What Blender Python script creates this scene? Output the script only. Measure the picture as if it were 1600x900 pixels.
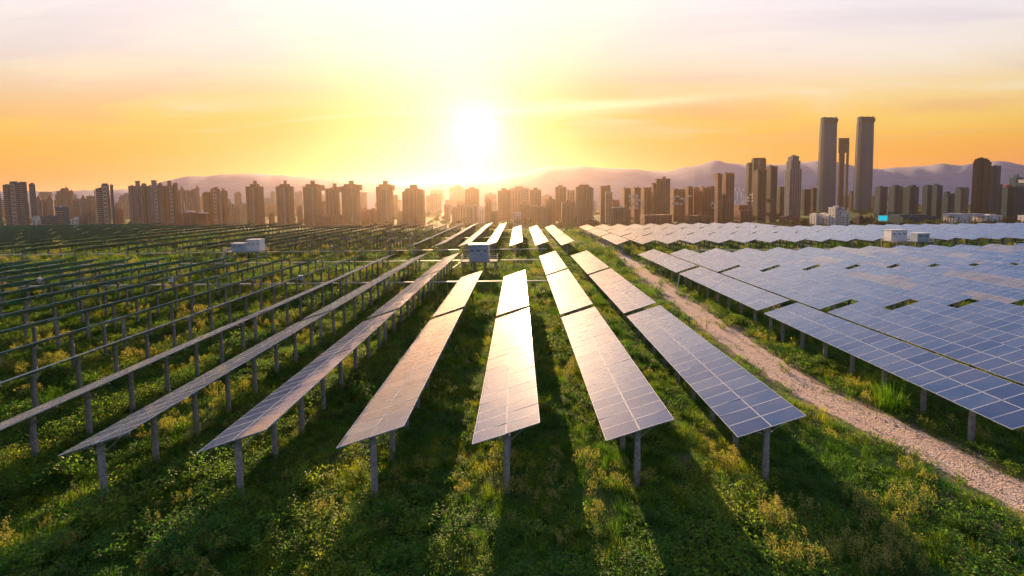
import bpy, math, random
import numpy as np
from mathutils import Vector, Matrix, noise as mnoise

R = math.radians
rng = random.Random(7)
sc = bpy.context.scene
C = sc.collection
for o in list(bpy.data.objects):
    bpy.data.objects.remove(o)

# ------------------------------------------------------------------ camera
CAM_H = 13.86
F, PITCH, YAW, ROLL, CYP = 726.8, 0.07, -0.015, -0.0131, 361.8      # focal length in pixels of a 1600 px wide frame
cp, sp_, cy, sy, cr, sr = math.cos(PITCH), math.sin(PITCH), math.cos(YAW), math.sin(YAW), math.cos(ROLL), math.sin(ROLL)
right0 = Vector((cy, -sy, 0)); fh = Vector((sy, cy, 0)); zup = Vector((0, 0, 1))
fwd = fh * cp - zup * sp_
up0 = fh * sp_ + zup * cp
rt = right0 * cr + up0 * sr
up = up0 * cr - right0 * sr
cam = bpy.data.cameras.new('camera')
cam.sensor_width = 36
cam.lens = 36 * F / 1600
cam.shift_y = (CYP - 450) / 1600
cam.clip_start = 0.1
cam.clip_end = 60000
camo = bpy.data.objects.new('camera', cam)
C.objects.link(camo)
m = Matrix.Identity(4)
for i in range(3):
    m[i][0], m[i][1], m[i][2] = rt[i], up[i], -fwd[i]
m[2][3] = CAM_H
camo.matrix_world = m
sc.camera = camo

# ------------------------------------------------------------------ world, sun, exposure
SUN_EL, SUN_AZ = R(12.8), R(-7.5)           # azimuth from +Y, negative to the left
GLOW_EL, GLOW_AZ = R(8.0), R(-5.0)           # the brightest patch of the veiled sky
SUN_DIR = Vector((math.sin(SUN_AZ) * math.cos(SUN_EL), math.cos(SUN_AZ) * math.cos(SUN_EL), math.sin(SUN_EL)))
GLOW_DIR = Vector((math.sin(GLOW_AZ) * math.cos(GLOW_EL), math.cos(GLOW_AZ) * math.cos(GLOW_EL), math.sin(GLOW_EL)))


def lin(r, g, b):
    f = lambda c: (c / 255 / 12.92) if c / 255 <= 0.04045 else ((c / 255 + 0.055) / 1.055) ** 2.4
    return (f(r), f(g), f(b), 1)


class NT:
    """tiny helper that wires shader nodes"""
    def __init__(self, tree):
        self.t = tree; self.n = tree.nodes; self.l = tree.links
        self.n.clear()

    def node(self, typ, **kw):
        nd = self.n.new(typ)
        for k, v in kw.items():
            setattr(nd, k, v)
        return nd

    def put(self, sock, v):
        if isinstance(v, bpy.types.NodeSocket):
            self.l.new(v, sock)
        elif v is not None:
            sock.default_value = v

    def math(self, op, a, b=None, c=None, clamp=False):
        nd = self.node('ShaderNodeMath', operation=op, use_clamp=clamp)
        for i, v in enumerate((a, b, c)):
            self.put(nd.inputs[i], v)
        return nd.outputs[0]

    def vmath(self, op, a, b=None):
        nd = self.node('ShaderNodeVectorMath', operation=op)
        self.put(nd.inputs[0], a)
        if b is not None:
            self.put(nd.inputs[1], b)
        return nd.outputs['Value'] if op in ('DOT_PRODUCT', 'LENGTH') else nd.outputs[0]

    def mix(self, fac, a, b, mode='MIX'):
        nd = self.node('ShaderNodeMix', data_type='RGBA', blend_type=mode)
        nd.clamp_factor = True
        self.put(nd.inputs[0], fac); self.put(nd.inputs[6], a); self.put(nd.inputs[7], b)
        return nd.outputs[2]

    def ramp(self, fac, stops, interp='LINEAR'):
        nd = self.node('ShaderNodeValToRGB')
        cr_ = nd.color_ramp
        cr_.interpolation = interp
        while len(cr_.elements) > 1:
            cr_.elements.remove(cr_.elements[-1])
        cr_.elements[0].position = stops[0][0]; cr_.elements[0].color = stops[0][1]
        for p, c in stops[1:]:
            e = cr_.elements.new(p); e.color = c
        self.put(nd.inputs[0], fac)
        return nd.outputs[0]

    def maprange(self, v, a, b, c=0.0, d=1.0, smooth=True):
        nd = self.node('ShaderNodeMapRange', interpolation_type='SMOOTHSTEP' if smooth else 'LINEAR')
        self.put(nd.inputs[0], v)
        for i, q in enumerate((a, b, c, d)):
            nd.inputs[1 + i].default_value = q
        return nd.outputs[0]

    def noise(self, vec, scale, detail=3.0, rough=0.5, dist=0.0):
        nd = self.node('ShaderNodeTexNoise')
        if vec is not None:
            self.put(nd.inputs['Vector'], vec)
        nd.inputs['Scale'].default_value = scale; nd.inputs['Detail'].default_value = detail
        nd.inputs['Roughness'].default_value = rough; nd.inputs['Distortion'].default_value = dist
        return nd.outputs[0]


world = bpy.data.worlds.new('World')
sc.world = world
world.use_nodes = True
w = NT(world.node_tree)
tc = w.node('ShaderNodeTexCoord').outputs['Generated']
dirn = w.vmath('NORMALIZE', tc)
sep = w.node('ShaderNodeSeparateXYZ'); w.l.new(dirn, sep.inputs[0])
zz = w.math('MAXIMUM', sep.outputs[2], 0.0)
hor = w.node('ShaderNodeCombineXYZ'); w.l.new(sep.outputs[0], hor.inputs[0]); w.l.new(sep.outputs[1], hor.inputs[1])
horn = w.vmath('NORMALIZE', hor.outputs[0])
daz = w.vmath('DOT_PRODUCT', horn, (math.sin(GLOW_AZ), math.cos(GLOW_AZ), 0))
lift = w.math('MINIMUM', w.math('MULTIPLY_ADD', w.math('SUBTRACT', 1.0, daz), 1.0, 1.0), 1.4)
ze = w.math('MULTIPLY', zz, lift)
# thin streaky cloud, seen as a flat layer high above
den = w.math('ADD', zz, 0.10)
comb = w.node('ShaderNodeCombineXYZ')
w.l.new(w.math('DIVIDE', sep.outputs[0], den), comb.inputs[0])
w.l.new(w.math('DIVIDE', sep.outputs[1], den), comb.inputs[1])
mp = w.node('ShaderNodeMapping'); w.l.new(comb.outputs[0], mp.inputs[0])
mp.inputs['Scale'].default_value = (0.35, 1.0, 1.0); mp.inputs['Rotation'].default_value = (0, 0, 0.10)
n1 = w.noise(mp.outputs[0], 1.35, 6, 0.55, 0.5)
mp2 = w.node('ShaderNodeMapping'); w.l.new(comb.outputs[0], mp2.inputs[0])
mp2.inputs['Scale'].default_value = (0.5, 1.0, 1.0); mp2.inputs['Location'].default_value = (3.1, 7.7, 0)
n2 = w.noise(mp2.outputs[0], 0.55, 5, 0.5, 0.3)
zc = w.math('ADD', ze, w.math('MULTIPLY', w.math('SUBTRACT', n2, 0.5), 0.09))
sunside = w.ramp(zc, [(0.0, lin(252, 150, 104)), (0.035, lin(255, 154, 84)), (0.075, lin(255, 168, 48)), (0.12, lin(255, 186, 44)),
                      (0.165, lin(255, 206, 86)), (0.21, lin(255, 222, 150)), (0.255, lin(255, 233, 200)), (0.30, lin(254, 240, 228)),
                      (0.37, lin(252, 243, 246)), (0.46, lin(216, 228, 250)), (0.64, lin(122, 166, 226)), (1.0, lin(72, 116, 184))])
far = w.ramp(zc, [(0.0, lin(100, 118, 148)), (0.2, lin(98, 124, 164)), (0.5, lin(90, 124, 176)), (1.0, lin(72, 116, 184))])
side = w.maprange(daz, -0.15, 0.75)
veil = w.mix(side, far, sunside)
# cloud streaks: denser patches are greyer and warmer, thin gaps are lighter
streak = w.maprange(n1, 0.46, 0.60)
streakz = w.math('MULTIPLY', streak, w.maprange(zz, 0.03, 0.14))
veil = w.mix(w.math('MULTIPLY', streakz, 0.85), veil, w.mix(0.62, veil, w.mix(w.maprange(ze, 0.16, 0.30), lin(240, 178, 118), lin(226, 214, 224))))
gap = w.math('MULTIPLY', w.maprange(n1, 0.46, 0.30), w.maprange(zz, 0.08, 0.2))
veil = w.mix(w.math('MULTIPLY', gap, 0.8), veil, lin(255, 246, 228))
# clear-air sky behind the veil
sky = w.node('ShaderNodeTexSky', sky_type='NISHITA')
sky.sun_disc = False
sky.sun_elevation = SUN_EL
sky.sun_rotation = SUN_AZ
sky.altitude = 100; sky.air_density = 1.0; sky.dust_density = 3.0
clear = w.vmath('SCALE', sky.outputs[0]); clear.node.inputs['Scale'].default_value = 0.10
base = w.mix(0.88, clear, veil)
# glow of the veiled sun
cosg = w.vmath('DOT_PRODUCT', dirn, GLOW_DIR)
ang = w.math('ARCCOSINE', w.math('MINIMUM', cosg, 1.0))


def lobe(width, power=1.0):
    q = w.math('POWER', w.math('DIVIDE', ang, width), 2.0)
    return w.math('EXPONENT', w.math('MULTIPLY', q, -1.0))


def addlight(acc, fac, col):
    return w.mix(1.0, acc, w.vmath('MULTIPLY', w.comb3(fac), col), 'ADD')


def comb3(fac):
    nd = w.node('ShaderNodeCombineXYZ')
    for i in range(3):
        w.l.new(fac, nd.inputs[i])
    return nd.outputs[0]


w.comb3 = comb3
acc = w.mix(w.math('MULTIPLY', lobe(R(25.0)), 0.95), base, w.mix(w.maprange(zz, 0.13, 0.31), (0.50, 0.14, 0.003, 1), (0.52, 0.38, 0.26, 1)))
soft = lambda wd_: w.math('EXPONENT', w.math('DIVIDE', ang, -wd_))
acc = addlight(acc, soft(R(2.1)), (1.5, 1.5, 1.3))
acc = addlight(acc, soft(R(5.0)), (0.25, 0.26, 0.14))
# long bright break in the cloud running right of the sun
azr = w.math('ARCTAN2', sep.outputs[0], sep.outputs[1])
bx_ = w.math('POWER', w.math('DIVIDE', w.math('SUBTRACT', azr, R(9.0)), R(13.0)), 2.0)
bz_ = w.math('SUBTRACT', zz, w.math('MULTIPLY_ADD', w.math('SUBTRACT', n1, 0.5), 0.06, 0.186))
by_ = w.math('POWER', w.math('DIVIDE', bz_, 0.014), 2.0)
acc = addlight(acc, w.math('EXPONENT', w.math('MULTIPLY', w.math('ADD', bx_, by_), -1.0)), (0.30, 0.34, 0.30))
acc = addlight(acc, w.math('MULTIPLY', lobe(R(34.0)), w.maprange(zz, 0.16, 0.42)), (0.42, 0.42, 0.44))  # broad sunward lobe, mostly overhead, added to brighten the panel reflections
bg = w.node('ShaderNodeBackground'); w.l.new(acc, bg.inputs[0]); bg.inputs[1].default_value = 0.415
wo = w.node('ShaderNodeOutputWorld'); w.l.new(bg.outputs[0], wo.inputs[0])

sun = bpy.data.lights.new('sun', 'SUN')
sun.energy = 5.0
sun.angle = R(0.6)
sun.color = (1.0, 0.62, 0.32)
suno = bpy.data.objects.new('sun', sun)
C.objects.link(suno)
suno.rotation_euler = (-SUN_DIR).to_track_quat('-Z', 'Y').to_euler()
suno.location = (0, 0, 60)

vs = sc.view_settings
vs.view_transform = 'Standard'
vs.look = 'None'
vs.exposure = 1.28
vs.gamma = 1.0
vs.use_curve_mapping = False
sc.render.engine = 'CYCLES'
sc.cycles.use_denoising = True
sc.cycles.use_adaptive_sampling = True
sc.cycles.adaptive_threshold = 0.03
sc.cycles.max_bounces = 4
sc.cycles.diffuse_bounces = 2
sc.cycles.glossy_bounces = 2
sc.cycles.transmission_bounces = 3
sc.cycles.transparent_max_bounces = 6
sc.cycles.volume_bounces = 0
sc.cycles.sample_clamp_indirect = 4.0


# ------------------------------------------------------------------ pixel <-> world (the photograph's own camera)
def ray(px, py):
    a0, b0 = px - 800, py - CYP
    a = a0 * cr + b0 * sr
    b = -a0 * sr + b0 * cr
    d = right0 * a + fwd * F + up0 * (-b)
    return d / d.y


def at(px, py, Y):
    d = ray(px, py) * Y
    return Vector((d.x, d.y, d.z + CAM_H))


def project(x, y, z):
    v = Vector((x, y, z - CAM_H))
    d = v.dot(fwd)
    if d < 0.1:
        return None
    return 800 + F * v.dot(rt) / d, CYP - F * v.dot(up) / d


# ------------------------------------------------------------------ mesh helpers
class MB:
    def __init__(self):
        self.v = []; self.f = []; self.mi = []

    def add(self, vs_, fs, mi=0):
        b = len(self.v)
        self.v += [tuple(q) for q in vs_]
        self.f += [tuple(b + i for i in q) for q in fs]
        self.mi += [mi] * len(fs)

    def box(self, x0, x1, y0, y1, z0, z1, mi=0, M=None):
        vs_ = [(x0, y0, z0), (x1, y0, z0), (x1, y1, z0), (x0, y1, z0), (x0, y0, z1), (x1, y0, z1), (x1, y1, z1), (x0, y1, z1)]
        if M is not None:
            vs_ = [M @ Vector(q) for q in vs_]
        self.add(vs_, [(0, 3, 2, 1), (4, 5, 6, 7), (0, 1, 5, 4), (1, 2, 6, 5), (2, 3, 7, 6), (3, 0, 4, 7)], mi)

    def tube(self, p, q, r0, r1=None, n=10, mi=0, cap=True):
        p, q = Vector(p), Vector(q)
        r1 = r0 if r1 is None else r1
        d = (q - p).normalized()
        a = d.orthogonal().normalized(); b = d.cross(a)
        vs_ = []
        for c, r in ((p, r0), (q, r1)):
            for i in range(n):
                t = 2 * math.pi * i / n
                vs_.append(c + a * (r * math.cos(t)) + b * (r * math.sin(t)))
        fs = [(i, (i + 1) % n, n + (i + 1) % n, n + i) for i in range(n)]
        if cap:
            fs += [tuple(range(n))[::-1], tuple(range(n, 2 * n))]
        self.add(vs_, fs, mi)

    def beam(self, p, q, wd, ht, mi=0):
        p, q = Vector(p), Vector(q)
        d = (q - p).normalized()
        s = d.cross(zup)
        s = s.normalized() if s.length > 1e-4 else Vector((1, 0, 0))
        u = s.cross(d)
        vs_ = []
        for c in (p, q):
            for a, b in ((-1, -1), (1, -1), (1, 1), (-1, 1)):
                vs_.append(c + s * (a * wd / 2) + u * (b * ht / 2))
        self.add(vs_, [(0, 1, 2, 3)[::-1], (4, 5, 6, 7), (0, 1, 5, 4), (1, 2, 6, 5), (2, 3, 7, 6), (3, 0, 4, 7)], mi)

    def loft(self, rings, mi=0, cap=True):
        n = len(rings[0])
        b = []
        fs = []
        for k, rg in enumerate(rings):
            b += list(rg)
            if k:
                for i in range(n):
                    j = (i + 1) % n
                    fs.append(((k - 1) * n + i, (k - 1) * n + j, k * n + j, k * n + i))
        if cap:
            fs.append(tuple(range(n))[::-1]); fs.append(tuple((len(rings) - 1) * n + i for i in range(n)))
        self.add(b, fs, mi)

    def mesh(self, name, mats, smooth=False):
        me = bpy.data.meshes.new(name)
        me.from_pydata(self.v, [], self.f)
        for mt in (mats if isinstance(mats, (list, tuple)) else [mats]):
            me.materials.append(mt)
        if max(self.mi, default=0) > 0:
            me.polygons.foreach_set('material_index', self.mi)
        if smooth:
            me.polygons.foreach_set('use_smooth', [True] * len(me.polygons))
        me.update()
        return me

    def build(self, name, mats, parent=None, smooth=False, loc=None):
        return link(name, self.mesh(name, mats, smooth), parent, loc)


def link(name, data, parent=None, loc=None, rot=None):
    o = bpy.data.objects.new(name, data)
    C.objects.link(o)
    if parent is not None:
        o.parent = parent
    if loc is not None:
        o.location = loc
    if rot is not None:
        o.rotation_euler = rot
    return o


def tag(o, label=None, cat=None, group=None, kind=None):
    if label: o['label'] = label
    if cat: o['category'] = cat
    if group: o['group'] = group
    if kind: o['kind'] = kind
    return o


def thing(name, label, cat, loc=(0, 0, 0), group=None, rz=0):
    return tag(link(name, None, None, loc, (0, 0, rz)), label, cat, group)


ORD = ['zeroth', 'first', 'second', 'third', 'fourth', 'fifth', 'sixth', 'seventh', 'eighth', 'ninth', 'tenth', 'eleventh', 'twelfth', 'thirteenth',
       'fourteenth', 'fifteenth', 'sixteenth', 'seventeenth', 'eighteenth', 'nineteenth', 'twentieth']


def ordw(n):
    if n <= 20:
        return ORD[n]
    t = {2: 'twenty', 3: 'thirty', 4: 'forty', 5: 'fifty'}
    if n % 10 == 0:
        return {30: 'thirtieth', 40: 'fortieth', 50: 'fiftieth'}[n]
    return t[n // 10] + '-' + ORD[n % 10]


# ------------------------------------------------------------------ materials
def material(name):
    mt = bpy.data.materials.new(name)
    mt.use_nodes = True
    return mt, NT(mt.node_tree)


def finish(t, shader, bump=None):
    o = t.node('ShaderNodeOutputMaterial')
    t.l.new(shader, o.inputs[0])


def principled(t, col, rough=0.6, metal=0.0, spec=0.5, normal=None, **kw):
    p = t.node('ShaderNodeBsdfPrincipled')
    t.put(p.inputs['Base Color'], col); t.put(p.inputs['Roughness'], rough)
    p.inputs['Metallic'].default_value = metal
    p.inputs['Specular IOR Level'].default_value = spec
    if normal is not None:
        t.l.new(normal, p.inputs['Normal'])
    for k, v in kw.items():
        t.put(p.inputs[k.replace('_', ' ')], v)
    return p.outputs[0]


def bumpn(t, h, strength=0.3, dist=0.02):
    b = t.node('ShaderNodeBump')
    b.inputs['Strength'].default_value = strength; b.inputs['Distance'].default_value = dist
    t.l.new(h, b.inputs['Height'])
    return b.outputs[0]


def simple(name, c1, c2, scale=3.0, rough=0.7, metal=0.0, spec=0.4, bump=0.0, detail=4):
    mt, t = material(name)
    pos = t.node('ShaderNodeTexCoord').outputs['Object']
    n = t.noise(pos, scale, detail, 0.6)
    col = t.mix(t.maprange(n, 0.3, 0.7), tuple(c1) + (1,), tuple(c2) + (1,))
    nm = bumpn(t, n, bump, 0.03) if bump else None
    finish(t, principled(t, col, rough, metal, spec, nm))
    return mt


def panel_material(name, c_cell, c_alt, dust, per_face=False):
    """silicon cells under dusty glass; x = 1.65 m, y = 0.99 m in object space"""
    mt, t = material(name)
    tcn = t.node('ShaderNodeTexCoord')
    uv = tcn.outputs['UV']
    s = t.node('ShaderNodeSeparateXYZ'); t.l.new(uv, s.inputs[0])
    u10 = t.math('FRACT', t.math('MULTIPLY', s.outputs[0], 10.0))
    v6 = t.math('FRACT', t.math('MULTIPLY', s.outputs[1], 6.0))
    lu = t.math('LESS_THAN', t.math('ABSOLUTE', t.math('SUBTRACT', u10, 0.5)), 0.47)
    lv = t.math('LESS_THAN', t.math('ABSOLUTE', t.math('SUBTRACT', v6, 0.5)), 0.47)
    cell = t.math('MULTIPLY', lu, lv)
    if per_face:
        at_ = t.node('ShaderNodeAttribute', attribute_name='rnd').outputs['Fac']
        oi = t.node('ShaderNodeObjectInfo').outputs['Random']
        rnd = t.math('FRACT', t.math('ADD', at_, oi))
    else:
        rnd = t.node('ShaderNodeObjectInfo').outputs['Random']
    geo = t.node('ShaderNodeNewGeometry').outputs['Position']
    col = t.mix(rnd, c_cell + (1,), c_alt + (1,))
    col = t.mix(cell, (0.07, 0.13, 0.24, 1), col)
    big = t.noise(geo, 0.35, 4, 0.6)
    fine = t.noise(geo, 2.6, 5, 0.65)
    dm = t.math('MULTIPLY', t.maprange(big, 0.3, 0.75, 0.25, 1.0), t.maprange(fine, 0.2, 0.8, 0.85, 1.0))
    dm = t.math('MULTIPLY', dm, t.math('MULTIPLY_ADD', rnd, 0.7, 0.6))
    fc = t.node('ShaderNodeLayerWeight'); fc.inputs[0].default_value = 0.5
    cosv = t.math('MAXIMUM', t.math('SUBTRACT', 1.0, fc.outputs['Facing']), 0.06)
    # a thin dust film: the flatter the view, the more of it lies in the way
    df = t.math('SUBTRACT', 1.0, t.math('EXPONENT', t.math('DIVIDE', t.math('MULTIPLY', dm, -dust * 4.0), cosv)))
    col = t.mix(df, col, (0.46, 0.45, 0.44, 1))
    rough = t.math('MULTIPLY_ADD', dm, 0.12, 0.46)
    sh = principled(t, col, rough, 0.0, 0.016, None)
    p = sh.node
    p.inputs['IOR'].default_value = 1.6
    lw = t.node('ShaderNodeLayerWeight'); lw.inputs[0].default_value = 0.5
    t.put(p.inputs['Coat Weight'], t.maprange(lw.outputs['Facing'], 0.42, 0.70, 0.15, 1.0)); t.put(p.inputs['Coat Roughness'], t.math('MULTIPLY_ADD', dm, 0.05, 0.05)); p.inputs['Coat IOR'].default_value = 2.1
    p.inputs['Sheen Weight'].default_value = 0.38; p.inputs['Sheen Roughness'].default_value = 0.14
    p.inputs['Sheen Tint'].default_value = (0.86, 0.92, 1.0, 1)
    finish(t, sh)
    return mt


M = {}
M['cell'] = panel_material('panel_glass', (0.005, 0.045, 0.18), (0.009, 0.070, 0.23), 0.02)
M['cellF'] = panel_material('panel_glass_joined', (0.005, 0.045, 0.18), (0.009, 0.070, 0.23), 0.02, True)
M['cellB'] = panel_material('panel_glass_brown', (0.085, 0.06, 0.06), (0.12, 0.085, 0.075), 0.04)
M['alu'] = simple('aluminium_frame', (0.42, 0.48, 0.56), (0.50, 0.56, 0.64), 4, 0.6, 0.0, 0.2)
M['galv'] = simple('galvanised_steel', (0.30, 0.32, 0.34), (0.42, 0.43, 0.44), 6, 0.45, 0.6, 0.5)
M['back'] = simple('panel_backsheet', (0.14, 0.56, 0.70), (0.18, 0.60, 0.74), 1, 0.6, 0, 0.3)  # strong teal in the colour imitates cool hazy light on the undersides
M['concrete'] = simple('concrete_post', (0.24, 0.225, 0.20), (0.40, 0.375, 0.34), 5, 0.85, 0, 0.25, 0.25)
M['white'] = simple('white_paint', (0.70, 0.72, 0.74), (0.82, 0.83, 0.84), 2, 0.5, 0, 0.4)
M['bluebox'] = simple('pale_blue_enclosure', (0.30, 0.42, 0.52), (0.40, 0.52, 0.60), 2, 0.5, 0, 0.4)
M['dark'] = simple('dark_louvre', (0.03, 0.04, 0.05), (0.06, 0.07, 0.08), 3, 0.6)  # door louvres, and the plates standing in for shaded crown recesses
M['conduit'] = simple('pale_conduit', (0.62, 0.60, 0.56), (0.74, 0.72, 0.68), 3, 0.5, 0, 0.4)

# ground: soil, moss and short grass
mt, t = material('field_ground'); M['ground'] = mt
pos = t.node('ShaderNodeNewGeometry').outputs['Position']
nA = t.noise(pos, 0.11, 5, 0.6); nB = t.noise(pos, 0.9, 6, 0.65, 0.4); nC = t.noise(pos, 9.0, 4, 0.7)
g = t.mix(t.maprange(nB, 0.3, 0.72), (0.024, 0.075, 0.014, 1), (0.085, 0.16, 0.022, 1))
g = t.mix(t.math('MULTIPLY', t.maprange(nA, 0.50, 0.72), 0.7), g, (0.24, 0.22, 0.05, 1))
g = t.mix(t.math('MULTIPLY', t.maprange(nB, 0.60, 0.80), 0.6), g, (0.17, 0.105, 0.06, 1))
g = t.mix(t.maprange(nC, 0.2, 0.8, 0.0, 0.5), g, (0.02, 0.032, 0.008, 1))
dat = t.node('ShaderNodeAttribute', attribute_name='dirt').outputs['Fac']
g = t.mix(t.math('MULTIPLY', dat, t.maprange(nB, 0.25, 0.55)), g, t.mix(nC, (0.20, 0.14, 0.095, 1), (0.38, 0.29, 0.22, 1)))
hh = t.math('ADD', t.math('MULTIPLY', nC, 0.5), nB)
finish(t, principled(t, g, 0.95, 0, 0.15, bumpn(t, hh, 0.9, 0.12)))

mt, t = material('gravel_track'); M['gravel'] = mt
pos = t.node('ShaderNodeNewGeometry').outputs['Position']
v = t.node('ShaderNodeTexVoronoi'); v.inputs['Scale'].default_value = 9.0; t.l.new(pos, v.inputs['Vector'])
v2 = t.node('ShaderNodeTexVoronoi'); v2.inputs['Scale'].default_value = 22.0; t.l.new(pos, v2.inputs['Vector'])
nA = t.noise(pos, 0.7, 5, 0.6); nC = t.noise(pos, 5, 5, 0.7)
sepc = t.node('ShaderNodeSeparateColor'); t.l.new(v.outputs['Color'], sepc.inputs[0])
g = t.mix(sepc.outputs[0], (0.36, 0.27, 0.21, 1), (0.66, 0.53, 0.44, 1))
g = t.mix(t.maprange(nA, 0.35, 0.7), g, (0.50, 0.37, 0.29, 1))
g = t.mix(t.maprange(nC, 0.55, 0.8, 0, 0.8), g, (0.22, 0.16, 0.12, 1))
hh = t.math('ADD', v.outputs['Distance'], t.math('MULTIPLY', v2.outputs['Distance'], 0.5))
finish(t, principled(t, g, 0.9, 0, 0.2, bumpn(t, hh, 0.8, 0.06)))


def leaf_material(name, stops, trans=0.5, rough=0.55):
    mt, t = material(name)
    rnd = t.node('ShaderNodeObjectInfo').outputs['Random']
    geo = t.node('ShaderNodeNewGeometry').outputs['Position']
    n = t.noise(geo, 0.16, 3, 0.6)
    fac = t.math('ADD', t.math('MULTIPLY', rnd, 0.45), t.maprange(n, 0.3, 0.7, 0.0, 0.55), clamp=True)
    col = t.ramp(fac, [(p, c + (1,)) for p, c in stops])
    d = principled(t, col, rough, 0, 0.25)
    tr = t.node('ShaderNodeBsdfTranslucent')
    t.l.new(t.mix(1.0, col, (1.5, 1.5, 0.6, 1), 'MULTIPLY'), tr.inputs[0])
    mx = t.node('ShaderNodeMixShader'); mx.inputs[0].default_value = trans
    t.l.new(d, mx.inputs[1]); t.l.new(tr.outputs[0], mx.inputs[2])
    finish(t, mx.outputs[0])
    return mt


M['grass'] = leaf_material('grass_blades', [(0.0, (0.028, 0.120, 0.016)), (0.45, (0.09, 0.215, 0.018)), (0.75, (0.24, 0.29, 0.022)), (1.0, (0.42, 0.36, 0.07))])
M['leaf'] = leaf_material('weed_leaves', [(0.0, (0.026, 0.120, 0.018)), (0.5, (0.105, 0.245, 0.022)), (1.0, (0.32, 0.38, 0.034))])
M['dry'] = leaf_material('dry_seed_heads', [(0.0, (0.24, 0.27, 0.05)), (0.5, (0.36, 0.36, 0.09)), (1.0, (0.42, 0.37, 0.14))], 0.4)
M['stem'] = simple('weed_stem', (0.08, 0.09, 0.03), (0.16, 0.12, 0.05), 4, 0.8)
M['tree'] = leaf_material('tree_leaves', [(0.0, (0.030, 0.050, 0.018)), (1.0, (0.075, 0.085, 0.025))], 0.3)


# ------------------------------------------------------------------ terrain
def yend(x):
    return 203.0 - 0.228 * max(-420, min(300, x))


def sstep(a, b, v):
    q = max(0.0, min(1.0, (v - a) / (b - a)))
    return q * q * (3 - 2 * q)


def path_c(y):
    pts = [(-60, 27.0), (10, 24.9), (17, 23.8), (21, 22.9), (26.5, 21.8), (32, 20.5), (40, 20.5), (60, 21.4), (90, 23.1), (132, 25.8), (199, 29.2), (260, 33)]
    for (a, xa), (b, xb) in zip(pts, pts[1:]):
        if y <= b:
            q = max(0, (y - a) / (b - a))
            return xa + (xb - xa) * q
    return pts[-1][1]


def ground_z(x, y):
    z = 0.0
    if -80 < x < 90 and y < 120:
        z += 0.16 * mnoise.noise(Vector((x * 0.22, y * 0.22, 1.3))) + 0.07 * mnoise.noise(Vector((x * 0.8, y * 0.8, 4.1)))
        d = abs(x - path_c(y))
        if d < 3.5:
            z = z * sstep(1.5, 3.5, d) - 0.05 * (1 - sstep(1.0, 2.2, d))
    z -= 32.0 * sstep(6, 190, y - yend(x))
    return z


def lines(spec):
    out = []
    for a, b, st in spec:
        out += list(np.arange(a, b, st))
    out.append(spec[-1][1])
    return out


xs = lines([(-14000, -2000, 3000), (-2000, -480, 190), (-480, -80, 25), (-80, -34, 2.3), (-34, 42, 0.8), (42, 90, 2.4), (90, 480, 26), (480, 2000, 190), (2000, 14000, 3000)])
ys = lines([(-4000, -200, 950), (-200, 8, 26), (8, 50, 0.8), (50, 120, 2.0), (120, 460, 9), (460, 1200, 74), (1200, 4000, 400), (4000, 16000, 3000)])
vv = [(x, y, ground_z(x, y)) for y in ys for x in xs]
nx = len(xs)
ff = [(j * nx + i, j * nx + i + 1, (j + 1) * nx + i + 1, (j + 1) * nx + i) for j in range(len(ys) - 1) for i in range(nx - 1)]
gm = MB(); gm.v = vv; gm.f = ff; gm.mi = [0] * len(ff)
go = gm.build('ground', M['ground'], smooth=True)
dirt = go.data.attributes.new('dirt', 'FLOAT', 'POINT')
dirt.data.foreach_set('value', [min(1.0, 1.1 * math.exp(-(abs(x - path_c(y)) / 2.5) ** 2) + (0.9 * math.exp(-((x - 20.2) ** 2 + (y - 19.6) ** 2) / 5.0))
                                    + 0.8 * math.exp(-((x - 9.5) ** 2 + (y - 23.5) ** 2) / 1.2) + 0.8 * math.exp(-((x + 10.3) ** 2 + (y - 24.8) ** 2) / 1.6)) for x, y, z in vv])
tag(go, kind='structure')

# gravel track, laid 4 mm and more above the ground
pm = MB()
prev = None
yy = -30.0
K = 9
while yy < 204:
    c = path_c(yy)
    ring = []
    hw = 1.48 + 0.42 * mnoise.noise(Vector((yy * 0.16, 2, 0)))
    for k in range(K):
        u = -1 + 2 * k / (K - 1)
        xx = c + u * (hw + (0.38 * mnoise.noise(Vector((yy * 0.9, u * 3, 5))) if abs(u) == 1 else 0))
        hgt = 0.035 + 0.02 * mnoise.noise(Vector((xx * 1.6, yy * 1.6, 0))) - (0.03 if abs(u) == 1 else 0) - 0.03 * math.exp(-((abs(u) - 0.5) / 0.16) ** 2)
        ring.append((xx, yy, ground_z(xx, yy) + hgt + 0.012))
    b = len(pm.v)
    pm.v += ring
    if prev is not None:
        for k in range(K - 1):
            pm.f.append((prev + k, prev + k + 1, b + k + 1, b + k)); pm.mi.append(0)
    prev = b
    yy += 0.5 if yy < 70 else 2.0
po = pm.build('gravel_track', M['gravel'], smooth=True)
tag(po, kind='structure')

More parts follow.
